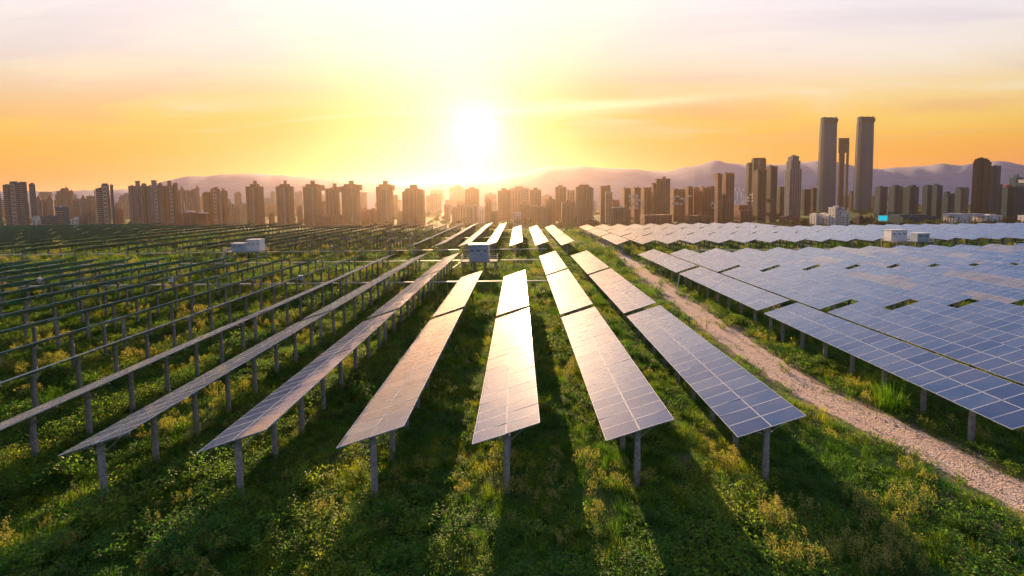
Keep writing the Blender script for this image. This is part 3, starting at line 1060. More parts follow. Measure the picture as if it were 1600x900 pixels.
# far left, blue-grey group
bld('blue-grey tower cut off by the left edge of the picture', 760, [(-14, 2, 289, 0)], 'teal')
bld('broad blue-grey apartment tower near the left edge with pale balcony column', 720, [(4, 17, 290, 2), (17, 44, 286, 0), (44, 54, 288.5, 3)], 'teal', roofs=[(17, 31, 284), (32, 44, 284.5)], strips=[(22, 30)])
bld('pinkish turreted block directly right of the broad blue-grey tower', 980, [(54, 90, 313, 0)], 'pink', turrets=[(60, 305, 4), (68, 309, 3), (78, 304, 5.5)], strips=[(77, 81)])
bld('tall pinkish block with stepped castle-like crown on the far left', 1100, [(86, 119, 304, 2), (90, 117, 299, 0), (98, 111, 295, -2)], 'pink', turrets=[(95, 296, 4), (104.5, 291, 7), (112, 296, 4)])
bld('pinkish turreted block right of the castle-like crown', 1000, [(115, 150, 312, 0), (134, 148, 307, 3)], 'pink', turrets=[(122, 309, 3), (130, 304, 5.5)], strips=[(128.5, 131)])
bld('low blue-grey block with pale roof below the castle-like crown', 640, [(88, 108, 325, 0)], 'teal', roofs=[(91, 104, 322)], roofcol='white', name='low_block', group='low buildings of the skyline')
bld('low white house right of the broad blue-grey tower', 560, [(49, 63, 341, 0)], 'white', roofs=[(53, 60, 339)], name='low_block', group='low buildings of the skyline', bal=False)
bld('low white house left of the slim blue-grey tower', 570, [(110, 123, 343, 0)], 'white', name='low_block', group='low buildings of the skyline', bal=False)
bld('pale far block behind the turreted left towers', 1700, [(62, 83, 300, 0)], 'grey', bal=False)
bld('slim blue-grey tower with stepped roof and pale balcony column', 720, [(149, 162, 295, 2), (160, 172, 289, 0), (171, 176, 291, 3)], 'teal', roofs=[(161, 171, 287)], strips=[(166.5, 174), (148.6, 149.6)])
bld('small dark brown block between the slim tower and the triple slab', 800, [(176, 193, 328, 0)], 'rust', roofs=[(178, 182, 323)])
bld('hazy rounded block behind the small dark brown block', 1350, [(181, 197, 317, 0)], 'pink', roofs=[(184, 192, 313)])
bld('very hazy block left of the triple slab', 1900, [(187, 203, 308, 0)], 'grey', bal=False)
# triple slab
bld('left slab of the three joined grey towers', 740, [(202, 230, 291, 0), (222, 230, 288, 1)], 'grey', roofs=[(212.5, 221.5, 283)], strips=[(208, 209.4), (226, 227.6)])
bld('middle slab of the three joined grey towers', 742, [(230.4, 255, 291, 0), (248, 254, 287.5, 2)], 'grey', roofs=[(237.5, 247.5, 282)], strips=[(246, 251.5)])
bld('right slab of the three joined grey towers', 744, [(255.4, 278.5, 291, 0), (271, 278, 287.5, 2)], 'brown', roofs=[(262.5, 270.5, 283)], strips=[(269.5, 275)])
bld('pinkish block with two thin spires right of the three slabs', 1050, [(279, 288, 299, 0), (288, 300, 298, 2), (300, 313, 297, 0)], 'pink', turrets=[(285, 289.5, 4), (294, 297, 3), (309, 289.5, 4)], strips=[(285, 286.5), (293, 294.5)])
bld('long low brick block below the two thin spires', 660, [(278, 323, 333, 0)], 'rust', roofs=[(291, 303, 330), (313, 321, 333)], roofcol='white', name='low_block', group='low buildings of the skyline', strips=[(292, 293.5), (311, 312.5)])
bld('brown tower of three rounded shafts left of the free-standing towers', 800, [(316, 331, 302, 2), (330, 345, 296, 0), (345, 356, 299, 1)], 'brown', roofs=[(319, 326, 300), (334, 343, 293), (347, 353, 295)], strips=[(338, 343.5), (348, 351)])
bld('long pale low-rise with vertical ribs beside the first free-standing tower', 900, [(353, 386, 319, 0)], 'cream', strips=[(360, 361.5), (366, 367.5), (373, 374.5), (380, 381.5)])
bld('small tower rising behind the pale ribbed low-rise', 1250, [(367, 378, 302, 0)], 'pink', roofs=[(369, 376, 300)])
for i, (x0, x1, p, rf, st, lab) in enumerate([
        (385, 413, 292, [(390, 408, 288), (396, 404, 283)], [(400.5, 404)], 'first of the free-standing brown towers, left of the sun, pale centre column'),
        (432, 460, 292, [(437, 456, 288), (443, 451, 282.5)], [(448, 452)], 'second of the free-standing brown towers, left of the sun'),
        (474, 503, 292, [(477, 501, 288), (485, 495, 282.5)], [(493.5, 496.5)], 'third of the free-standing brown towers, left of the sun'),
        (509, 531, 295, [(520, 528, 287)], [(516, 517.5)], 'shorter tower with one roof hut, joined to the next on its right'),
        (534, 563, 291.5, [(537, 559, 288), (545, 555, 282.5)], [(554, 556.5)], 'fourth tall brown tower, sunlit orange, beside the shorter tower'),
        (588, 615, 292, [(592, 613, 288), (598, 608, 282.5)], [(607, 609)], 'lone orange tower between the fourth tower and the sun')]):
    bld(lab, 760 + 6 * i, [(x0, x1, p, 0)], 'brown', roofs=rf, strips=st, fins=[(x1 - 6, x1 - 4.8, p - 3), (x1 - 2, x1 - 1, p - 3)] if i > 1 else [])
bld('hazy grey block behind the first and second free-standing towers', 1500, [(413, 431, 310, 0), (423, 430, 300, 3)], 'grey', bal=False)
bld('small brown block at the foot of the second free-standing tower', 820, [(420, 429, 334, 0)], 'rust', name='low_block', group='low buildings of the skyline')
bld('hazy tower with slanted roof between second and third tower', 1500, [(461, 473, 301, 0)], 'grey', roofs=[(465, 472, 299)], bal=False)
bld('small brown block between second and third free-standing tower', 820, [(464, 472.5, 322, 0)], 'rust', name='low_block', group='low buildings of the skyline')
bld('narrow brown block right of the third free-standing tower', 880, [(502, 509, 315, 0)], 'rust')
bld('hazy tower just right of the fourth tall brown tower', 1300, [(563, 574, 301, 0)], 'pink')
bld('low orange block between the fourth tower and the lone tower', 850, [(564, 592, 328, 0)], 'rust', roofs=[(568, 574, 325), (580, 588, 326)], strips=[(579, 580.5)])
bld('hazy block at the right shoulder of the lone orange tower', 1150, [(614, 622, 305, 0)], 'pink')
bld('low block between lone tower and stepped golden tower', 900, [(620, 632, 330, 0)], 'cream', name='low_block', group='low buildings of the skyline')
bld('stepped golden tower nearest to the sun on its left', 780, [(628, 636, 301, 3), (633, 656, 295, 0), (654, 664, 298, 2)], 'brown', roofs=[(640, 654, 289)])
for i, (x0, x1, p, Y, col, lab) in enumerate([
        (666, 689, 306, 1500, 'cream', 'hazy yellow block just right of the stepped golden tower'), (672, 694, 297, 2100, 'grey', 'palest block behind, left of the sun'),
        (694, 704, 320, 1050, 'cream', 'small bright block under the left of the sun'), (703, 727, 293, 1900, 'grey', 'tall pale block fading in the glare below the sun'),
        (706, 716, 326, 900, 'brown', 'small orange block below the sun'), (715, 728, 318, 950, 'cream', 'cream block below the sun, left of the yellow tower'),
        (727, 749, 296, 1150, 'brown', 'yellow tower in the glare straight under the sun'), (728, 747, 321, 840, 'cream', 'low ribbed block in front of the yellow tower'),
        (748, 757, 325, 880, 'white', 'narrow white block right of the yellow tower'), (757, 768, 313, 900, 'brown', 'narrow orange block right of the narrow white one'),
        (767, 779, 331, 820, 'brown', 'low orange block with flat roof right of the sun'), (778, 797, 298, 1000, 'brown', 'left half of the wide golden pair right of the sun'),
        (796, 827, 295, 1060, 'cream', 'right half of the wide golden pair right of the sun'), (802, 814, 333, 780, 'white', 'low pale house in front of the wide golden pair'),
        (812, 828, 320, 860, 'brown', 'orange block at the foot of the wide golden pair'), (828, 846, 297, 960, 'brown', 'orange tower with small roof hut right of the golden pair'),
        (831, 853, 322, 800, 'brown', 'front block below the orange tower with roof hut'), (853, 868, 313, 850, 'brown', 'flat-roofed orange block, white wall on its left side'),
        (867, 885, 293, 940, 'brown', 'orange tower left of the white slot'), (885, 899, 298, 1000, 'cream', 'pale tower between two orange towers'),
        (877, 898, 317, 800, 'brown', 'stepped low block before the pale tower')]):
    rf = [(x0 + (x1 - x0) * 0.3, x0 + (x1 - x0) * 0.7, p - 3.5)] if i % 3 != 1 else []
    bld(lab, Y, [(x0, x1, p, 0)], col, roofs=rf, strips=[(x0 + 0.5, x0 + 1.8)] if i % 4 == 1 else ([(x1 - 5, x1 - 2)] if i % 5 == 2 else []), bal=(Y < 1200))
bld('wide orange tower with penthouse, first fully outlined right of the sun', 800, [(898, 925, 293, 0), (923, 928, 296, 2)], 'brown', roofs=[(904, 921, 289)], strips=[(899, 901), (924, 927)])
bld('narrow orange tower left of the white-columned house', 850, [(937, 954, 291.5, 0)], 'brown', roofs=[(948, 953, 290)])
bld('pale narrow block leaning on the narrow orange tower', 820, [(945, 957, 301, 0)], 'cream', roofs=[(947, 952, 298)])
bld('low brown block behind the white-columned house', 900, [(956, 968, 314, 0)], 'rust')
bld('white-columned low house with flat white cornice', 640, [(954, 976, 326, 0)], 'brown', strips=[(955, 956.2), (963, 964.2), (974, 975.5)], roofs=[(955, 975, 324.5)], roofcol='white', name='low_block', group='low buildings of the skyline')
bld('brown tower block with white bays high on its front', 830, [(970, 986, 295, 1), (985, 1001, 294, 0), (1000, 1021, 294, 2)], 'rust', roofs=[(993, 1000, 291.5), (1012, 1020, 292)], whites=[(982, 1007, 303, 327)])
bld('tall square brown tower between the white-bayed blocks', 790, [(1023, 1047, 280, 0), (1019, 1025, 288, 4)], 'rust', roofs=[(1033.5, 1040, 276.5)])
bld('brown apartment row with white bays right of the square tower', 860, [(1047, 1071, 297, 1), (1069, 1083, 293, 0)], 'rust', roofs=[(1050, 1060, 295), (1063, 1067, 295)], whites=[(1048, 1081, 304, 320)])
bld('brown slab with notched roof, third right of the square tower', 880, [(1081, 1092, 295, 0)], 'rust', roofs=[(1084, 1089, 292.5)])
bld('wide brown slab left of the crowned brown tower', 850, [(1092, 1118, 294, 0)], 'rust', roofs=[(1093, 1099, 291), (1106, 1117, 291.5)], whites=[(1109, 1118, 314, 326)])
bld('tall brown tower crowned with thin roof posts', 790, [(1117, 1128.5, 273, 1), (1128.5, 1147, 272, 0)], 'rust', roofs=[(1130, 1137, 269.5)], fins=[(1118, 1118.8, 270), (1121, 1121.7, 270.5), (1139, 1139.6, 269.5), (1142.5, 1143.2, 269.5), (1146, 1146.8, 269.5)])
bld('pale houses stacked behind, left of the dark square towers', 900, [(1147, 1177, 321, 0)], 'rust', whites=[(1148, 1163, 292, 318), (1160, 1177, 301, 320)])
bld('brown-grey tower with framed crown behind the dark square towers', 1000, [(1166, 1175, 255.5, 2), (1173, 1196, 249, 0)], 'charcoal', roofs=[(1174, 1195.5, 247)], strips=[(1181, 1183.5)])
bld('dark square tower, front left of the twin towers', 800, [(1176, 1197, 266.5, 0), (1196, 1214.5, 260.5, 1)], 'charcoal', bal=False)
bld('low grey tower between the dark square and the pale office tower', 1000, [(1214, 1228, 293, 0)], 'charcoal')
bld('pale grey office tower with stepped shoulders', 950, [(1226, 1252, 265, 0), (1228, 1250, 252, 1), (1230.5, 1248, 244.5, 2)], 'grey', roofs=[(1233.5, 1243, 242)], strips=[(1231, 1232), (1236, 1237), (1241, 1242), (1246, 1247)], bal=False, name='office_tower', group='office towers of the skyline')
bld('dark grey pair of slabs left of the twin towers', 1050, [(1252, 1266.5, 296.5, 0), (1266, 1276, 295, 1)], 'charcoal', roofs=[(1268, 1274, 293.5)])
bld('low brown block under the pale office tower', 640, [(1217, 1250, 339, 0)], 'rust', name='low_block', group='low buildings of the skyline', strips=[(1217, 1219)])
bld('white low building left of the domed white hall', 620, [(1265, 1295, 335.5, 0)], 'white', roofs=[(1270, 1277, 334), (1284, 1290, 334)], name='low_block', group='low buildings of the skyline')
bld('domed white hall in front of the left twin tower', 600, [(1294, 1328, 332, 0), (1295, 1320, 325, 1)], 'white', turrets=[(1313, 320.5, 2.5)], roofs=[(1300, 1310, 323.5)], name='low_block', group='low buildings of the skyline')


def rounded(cx, cyy, a, z, n=28, p=3.2):
    out = []
    for i in range(n):
        th = 2 * math.pi * i / n
        c, s = math.cos(th), math.sin(th)
        out.append((cx + a * math.copysign(abs(c) ** (2 / p), c), cyy + a * math.copysign(abs(s) ** (2 / p), s), z))
    return out


def twin(label, Y, prof, ytop):
    """prof: (py, px0, px1)"""
    xm = (prof[0][1] + prof[0][2]) / 2
    c0 = at(xm, ytop, Y)
    T = thing('glass_skyscraper', label, 'skyscraper', (c0.x, Y, BASE), 'twin glass towers')
    ztop = c0.z - BASE
    cx_, w0 = 0.0, (at(prof[0][2], 240, Y + 22).x - at(prof[0][1], 240, Y + 22).x) / 2
    w1 = (at(prof[-1][2], 240, Y + 22).x - at(prof[-1][1], 240, Y + 22).x) / 2
    w0 /= 1.42; w1 /= 1.42
    T.location.x = at((prof[1][1] + prof[1][2]) / 2, 240, Y + 22).x

    def prof_at(z):
        q = z / ztop
        return 0.0, w1 + (w0 - w1) * q + 0.45 * math.sin(math.pi * q)
    rings = []
    for k in range(33):
        z = (ztop - 14) * k / 32
        cx, hw = prof_at(z)
        rings.append(rounded(cx, 22, hw, z))
    mb = MB(); mb.loft(rings); mb.build('curtain_wall', M['curtain'], T)
    mb = MB()
    z = 4.4
    while z < ztop - 15:
        cx, hw = prof_at(z)
        mb.loft([rounded(cx, 22, hw + 0.28, z), rounded(cx, 22, hw + 0.28, z + 1.0)]); z += 4.4
    tag(mb.build('floor_bands', WALL['slate'], T), kind='stuff')
    mb = MB()
    n = 28
    for i in range(0, n, 2):      # mullion fins up the facade
        pts = []
        for k in range(33):
            zz_ = (ztop - 14) * k / 32
            cx, hw = prof_at(zz_)
            pts.append(Vector(rounded(cx, 22, hw + 0.45, zz_)[i]))
        for a, b in zip(pts, pts[1:]):
            mb.beam(a, b, 0.5, 0.5)
    mb.build('mullion_fins', WALL['slate'], T)
    cx, hw = prof_at(ztop)
    mb = MB()
    rb, rtp = rounded(cx, 22, hw + 0.3, ztop - 16), []
    ri, rti = rounded(cx, 22, hw - 0.8, ztop - 16), []
    for (x, y, z), (xi, yi, zi) in zip(rb, ri):
        e_ = (abs(x - cx) / hw) ** 3
        rtp.append((x, y, ztop - 4.5 + 4.5 * e_)); rti.append((xi, yi, ztop - 4.5 + 4.5 * e_))
    b = len(mb.v)
    mb.v += rb + rtp + rti + ri
    for i in range(n):
        j = (i + 1) % n
        for q in range(3):
            mb.f.append((q * n + i, q * n + j, (q + 1) * n + j, (q + 1) * n + i)); mb.mi.append(0)
    mb.build('crown_screen', WALL['slate'], T)
    for q in (-0.5, 0.5):
        mb = MB(); mb.box(cx + hw * (q - 0.36), cx + hw * (q + 0.36), 22 - hw - 0.75, 22 - hw - 0.35, ztop - 15, ztop - 5.5); mb.build('crown_recess_shade_plate', M['dark'], T)  # flat dark plates stand in for shaded recesses in the crown
    mb = MB(); mb.box(cx - hw * 0.45, cx + hw * 0.3, 14, 30, ztop - 15, ztop - 1.0); mb.build('plant_room', WALL['charcoal'], T)
    return T


twin('left twin glass skyscraper, the tallest on the skyline with its twin', 1150, [(181, 1279, 1306), (230, 1279.5, 1306.5), (300, 1281.5, 1309), (345, 1282.5, 1312), (365, 1282.5, 1313)], 181)
twin('right twin glass skyscraper, standing alone beside its twin', 1150, [(180, 1336, 1362.5), (230, 1337, 1363.5), (300, 1338.5, 1366), (345, 1339, 1367.5), (365, 1339, 1368)], 180)
bld('slim unfinished tower with overhanging crown between the twin towers', 1250, [(1309, 1317.5, 224, 0), (1320.5, 1325, 224, 0), (1317, 1321, 238, 6)], 'charcoal', roofs=[(1307.5, 1325, 216)], strips=[(1319.3, 1320.3)], bal=False, name='office_tower', group='office towers of the skyline')
bld('small dark tower hidden right behind the left twin tower', 1300, [(1326, 1337, 299, 0)], 'charcoal')
# right-hand dark blocks
for i, (x0, x1, p, Y, rf, lab) in enumerate([
        (1366, 1386, 292.5, 900, [(1370, 1376, 291)], 'dark slab touching the right twin tower'), (1387.5, 1409, 292, 850, [(1396, 1401, 289.5)], 'dark teal slab, second right of the twin towers'),
        (1409, 1435, 293, 840, [(1414, 1431, 291), (1421, 1427, 289.5)], 'wide dark teal slab, third right of the twin towers'), (1440, 1458, 291, 850, [(1445, 1453, 289)], 'dark slab right of the bright slot'),
        (1456, 1472, 291, 820, [(1458, 1463, 287.5), (1463, 1468, 289)], 'dark teal tower with stepped roof beside the bright slot'), (1472, 1491, 306, 800, [(1477, 1480, 300), (1484, 1489, 303)], 'lower dark block right of the stepped dark tower'),
        (1491, 1513, 295, 1100, [(1494, 1500, 293), (1504, 1510, 293)], 'grey block with round roof tanks left of the dark bronze tower')]):
    bld(lab, Y, [(x0, x1, p, 0)], 'slate', roofs=rf, bal=(i == 6))
bld('bronze-edged dark tower with rounded top near the right edge', 830, [(1519, 1548, 254, 1), (1521, 1546, 250.5, 2), (1523.5, 1543, 248, 3)], 'charcoal', strips=[], bal=False, name='office_tower', group='office towers of the skyline')
bld('blue-grey slab leaning against the bronze-edged dark tower', 900, [(1545, 1562, 260, 0), (1560, 1566, 290, 0)], 'slate', bal=False, name='office_tower', group='office towers of the skyline')
bld('dark tower with bright red roof band near the right edge', 760, [(1565, 1584, 293, 0)], 'slate', roofs=[(1565.5, 1582, 289.5)], roofcol='red', bal=False)
bld('grey tower with round cap behind the red-roofed tower', 1000, [(1575, 1597, 278, 0)], 'teal', roofs=[(1580, 1592, 273)], bal=False)
bld('dark tower with pale roof at the right edge of the picture', 740, [(1585, 1625, 286, 0)], 'slate', roofs=[(1586, 1625, 281)], roofcol='white', bal=False)
bld('long low dark podium below the dark teal slabs', 640, [(1384, 1462, 339.5, 0)], 'slate', roofs=[(1400, 1412, 337), (1430, 1436, 337)], name='low_block', group='low buildings of the skyline', bal=False)
bld('left part of the white low terrace below the bronze-edged tower', 620, [(1474, 1519, 337, 0)], 'white', turrets=[], roofs=[(1483, 1488, 334.5), (1496, 1503, 335)], name='low_block', group='low buildings of the skyline')
bld('right part of the white low terrace below the bronze-edged tower', 622, [(1519.4, 1566, 337.5, 0)], 'white', roofs=[(1522, 1528, 335), (1538, 1550, 336)], name='low_block', group='low buildings of the skyline')
bld('small dark gabled house under the right twin tower', 640, [(1330, 1362, 342, 0)], 'charcoal', roofs=[(1338, 1346, 338)], name='low_block', group='low buildings of the skyline', bal=False)
for i, (x0, x1, p, Y, col, lab) in enumerate([
        (-60, -16, 300, 800, 'teal', 'blue-grey slab outside the left edge'), (122, 150, 338, 600, 'pink', 'low pink terrace left of the slim blue-grey tower'),
        (62, 90, 339, 590, 'teal', 'low dark terrace under the turreted blocks'), (1070, 1110, 338, 640, 'rust', 'low brown terrace under the brown apartment row'),
        (1000, 1050, 337, 640, 'rust', 'low brown terrace under the square brown tower'), (500, 535, 337, 680, 'rust', 'low brick terrace beside the third free-standing tower'),
        (1590, 1640, 338, 640, 'white', 'low pale hall at the right edge of the picture'), (1150, 1176, 330, 700, 'rust', 'low brown block left of the dark square tower')]):
    bld(lab, Y, [(x0, x1, p, 0)], col, name='low_block', group='low buildings of the skyline')

# hazy back layer of the skyline
far_ = []
px = -30
while px < 1610:
    wpx = brng.uniform(11, 24)
    top = 304 + brng.uniform(0, 16) - (6 if 640 < px < 900 else 0) - (4 if px > 950 else 0)
    far_.append((px, px + wpx, top)); px += wpx + brng.uniform(2, 22)
for k, (a, b, top) in enumerate(far_):
    rf = [(a + (b - a) * 0.35, a + (b - a) * 0.65, top - brng.uniform(1.5, 3.5))]
    bld(f'hazy back-row block, {ordw(k + 1)} of the back row from the left edge', brng.uniform(1350, 2100), [(a, b, top, 0)], brng.choice(('grey', 'pink', 'brown', 'cream') if a < 1150 else ('slate', 'charcoal', 'grey')), roofs=rf,
        bal=False, group='hazy back row of the skyline')

# lit billboard
p = at(1380, 341, 560)
T = thing('billboard', 'glowing cyan screen right of the right twin tower', 'billboard', (p.x, 560, ground_z(p.x, 560)))
pz = p.z - ground_z(p.x, 560)
hw = 6.5 * 560 / F; hh_ = 4.0 * 560 / F
mb = MB(); mb.box(-hw, hw, 0, 0.4, pz - hh_, pz + hh_); mb.build('screen', M['screen'], T)
mb = MB(); mb.box(-hw - .4, hw + .4, 0.45, 1.0, pz - hh_ - .4, pz + hh_ + .4); mb.build('frame', M['galv'], T)
for q in (-hw * 0.5, hw * 0.5):
    mb = MB(); mb.box(q - 0.35, q + 0.35, 1.05, 1.7, -1, pz - hh_); mb.build('post', M['galv'], T)

# ------------------------------------------------------------------ vegetation
vr = random.Random(11)


def blade(mb, base_, ang, lean_, h, wd, mi=0, seg=3):
    d = Vector((math.cos(ang), math.sin(ang), 0)); s = Vector((-d.y, d.x, 0))
    pts = []
    for k in range(seg + 1):
        q = k / seg
        c = Vector(base_) + d * (lean_ * q * q) + Vector((0, 0, h * (q - 0.25 * q * q * min(1, lean_ / h))))
        ww = wd * (1 - q ** 1.6)
        pts.append((c - s * ww / 2, c + s * ww / 2))
    for k in range(seg):
        a, b = pts[k], pts[k + 1]
        if k == seg - 1:
            mb.add([a[0], a[1], b[0]], [(0, 1, 2)], mi)
        else:
            mb.add([a[0], a[1], b[1], b[0]], [(0, 1, 2, 3)], mi)


def leaf(mb, c, nrm, dirv, ln, wd, mi=0):
    dirv = dirv.normalized(); s = dirv.cross(nrm).normalized()
    c = Vector(c)
    tip = c + dirv * ln - nrm * ln * 0.15
    mid = c + dirv * ln * 0.45 + nrm * ln * 0.06
    mb.add([c, mid + s * wd / 2 - nrm * wd * 0.12, tip, mid - s * wd / 2 - nrm * wd * 0.12, mid], [(0, 1, 4), (1, 2, 4), (2, 3, 4), (3, 0, 4)], mi)


def rdir():
    a = vr.uniform(0, 2 * math.pi); z = vr.uniform(-0.25, 1)
    r = math.sqrt(max(0, 1 - z * z))
    return Vector((r * math.cos(a), r * math.sin(a), z))


def grass_tuft(n, rad, h0, h1, wd, leanf=0.6):
    mb = MB()
    for i in range(n):
        a = vr.uniform(0, 2 * math.pi); r = rad * vr.random() ** 0.6
        h = vr.uniform(h0, h1)
        blade(mb, (r * math.cos(a), r * math.sin(a), -0.03), a + vr.gauss(0, 0.7), h * vr.uniform(0.1, leanf), h, wd * vr.uniform(0.7, 1.3), 0, 3 if h > 0.3 else 2)
    return mb


def weed_bush(stems, rad, h, nleaf, ls):
    lf, st = MB(), MB()
    for i in range(stems):
        a = vr.uniform(0, 2 * math.pi); r = rad * 0.35 * vr.random()
        b = Vector((r * math.cos(a), r * math.sin(a), -0.05))
        hh2 = h * vr.uniform(0.55, 1.0)
        o2 = Vector((math.cos(a), math.sin(a), 0)) * rad * vr.uniform(0.3, 1.0)
        tip = b + o2 + Vector((0, 0, hh2))
        midp = b + o2 * 0.4 + Vector((0, 0, hh2 * 0.6))
        st.tube(b, midp, 0.009, 0.007, 4, cap=False); st.tube(midp, tip, 0.007, 0.003, 4, cap=False)
        for k in range(nleaf // stems):
            q = vr.uniform(0.15, 1.0)
            c = b.lerp(midp, q / 0.55) if q < 0.55 else midp.lerp(tip, (q - 0.55) / 0.45)
            dv = rdir(); dv.z *= 0.6
            c = c + Vector((dv.x, dv.y, dv.z * 0.5)) * vr.uniform(0.02, 0.14) * rad * 2
            nrm = (Vector((vr.gauss(0, 0.45), vr.gauss(0, 0.45), 1))).normalized()
            l_ = ls * vr.uniform(0.6, 1.3)
            leaf(lf, c, nrm, dv, l_, l_ * 0.55)
    return lf, st


def plume(stems, rad, h):
    lf, st = MB(), MB()
    for i in range(stems):
        a = vr.uniform(0, 2 * math.pi); r = rad * vr.random()
        b = Vector((r * math.cos(a), r * math.sin(a), -0.05))
        hh2 = h * vr.uniform(0.6, 1.0)
        tip = b + Vector((math.cos(a) * rad * 0.5, math.sin(a) * rad * 0.5, hh2))
        st.tube(b, tip, 0.008, 0.004, 4, cap=False)
        for k in range(34):          # seed head at the top
            q = 1 - 0.38 * vr.random() ** 1.3
            c = b.lerp(tip, q); wv = (1 - q) * 0.32 + 0.03
            dv = rdir()
            c = c + Vector((dv.x, dv.y, dv.z * 0.3)) * wv * 0.6
            leaf(lf, c, rdir(), dv, vr.uniform(0.035, 0.07), vr.uniform(0.015, 0.03), 0)
        for k in range(9):           # narrow leaves lower down
            c = b.lerp(tip, vr.uniform(0.1, 0.65)); dv = rdir()
            leaf(lf, c, Vector((0, 0, 1)), dv, vr.uniform(0.08, 0.16), 0.025, 1)
    return lf, st


def mat_cover(n, rad, h):
    mb = MB()
    for i in range(n):
        a = vr.uniform(0, 2 * math.pi); r = rad * math.sqrt(vr.random())
        c = Vector((r * math.cos(a), r * math.sin(a), h * vr.random() * (1 - r / rad * 0.6)))
        dv = rdir(); dv.z *= 0.4
        l_ = vr.uniform(0.05, 0.11)
        leaf(mb, c, Vector((vr.gauss(0, 0.4), vr.gauss(0, 0.4), 1)).normalized(), dv, l_, l_ * 0.6)
    return mb


protos = {}
def proto_coll(name, meshes):
    col = bpy.data.collections.new(name)
    for i, me in enumerate(meshes):
        o = bpy.data.objects.new(f'{name}_{i:02d}', me)
        col.objects.link(o)
    return col


def join2(lf, st, mats):
    mb = MB()
    mb.v = list(lf.v); mb.f = list(lf.f); mb.mi = list(lf.mi)
    mb.add(st.v, st.f, len(mats) - 1)
    return mb.mesh('plant', mats)


def scatter(name, coll, pts, label, cat):
    """pts: (x, y, z, scale, rotz, idx, tilt)"""
    me = bpy.data.meshes.new(name)
    me.from_pydata([p[:3] for p in pts], [], [])
    a = me.attributes.new('scl', 'FLOAT', 'POINT'); a.data.foreach_set('value', [p[3] for p in pts])
    a = me.attributes.new('rot', 'FLOAT_VECTOR', 'POINT'); a.data.foreach_set('vector', [c for p in pts for c in (p[6] * math.cos(p[4] * 3), p[6] * math.sin(p[4] * 3), p[4])])
    a = me.attributes.new('idx', 'INT', 'POINT'); a.data.foreach_set('value', [p[5] for p in pts])
    o = link(name, me)
    tag(o, label, cat, kind='stuff')
    ng = bpy.data.node_groups.new(name, 'GeometryNodeTree')
    ng.interface.new_socket('Geometry', in_out='INPUT', socket_type='NodeSocketGeometry')
    ng.interface.new_socket('Geometry', in_out='OUTPUT', socket_type='NodeSocketGeometry')
    N, Lk = ng.nodes, ng.links
    gi, go_ = N.new('NodeGroupInput'), N.new('NodeGroupOutput')
    ci = N.new('GeometryNodeCollectionInfo'); ci.inputs[0].default_value = coll
    ci.inputs['Separate Children'].default_value = True; ci.inputs['Reset Children'].default_value = True
    io = N.new('GeometryNodeInstanceOnPoints')
    io.inputs['Pick Instance'].default_value = True

    def attr(nm, typ):
        n = N.new('GeometryNodeInputNamedAttribute'); n.data_type = typ; n.inputs[0].default_value = nm
        return n.outputs[0]
    Lk.new(gi.outputs[0], io.inputs['Points']); Lk.new(ci.outputs[0], io.inputs['Instance'])
    Lk.new(attr('idx', 'INT'), io.inputs['Instance Index'])
    e2r = N.new('FunctionNodeEulerToRotation'); Lk.new(attr('rot', 'FLOAT_VECTOR'), e2r.inputs[0])
    Lk.new(e2r.outputs[0], io.inputs['Rotation']); Lk.new(attr('scl', 'FLOAT'), io.inputs['Scale'])
    Lk.new(io.outputs[0], go_.inputs[0])
    md = o.modifiers.new('scatter', 'NODES'); md.node_group = ng
    return o


# --- ground cover: short grass, long grass, low leaves, weeds
gcol = []
for i in range(3): gcol.append(grass_tuft(46, 0.36, 0.08, 0.22, 0.016, 0.9).mesh('g', [M['grass']]))      # 0-2 short turf
for i in range(3): gcol.append(grass_tuft(40, 0.26, 0.22, 0.50, 0.016, 0.8).mesh('g', [M['grass']]))      # 3-5 long grass
for i in range(3): gcol.append(mat_cover(75, 0.42, 0.16).mesh('g', [M['leaf']]))                           # 6-8 creeping leaves
for i in range(3):
    lf, st = weed_bush(8, 0.32, 0.48, 110, 0.085); gcol.append(join2(lf, st, [M['leaf'], M['stem']]))        # 9-11 weeds
for i in range(2):
    lf, st = plume(4, 0.2, 0.75); gcol.append(join2(lf, st, [M['dry'], M['grass'], M['stem']]))              # 12-13 seed heads
GC = proto_coll('ground_cover_kind', gcol)


q_ = lambda x, y: mnoise.noise(Vector((x * 0.3, y * 0.12, 6.0))) > 0.0


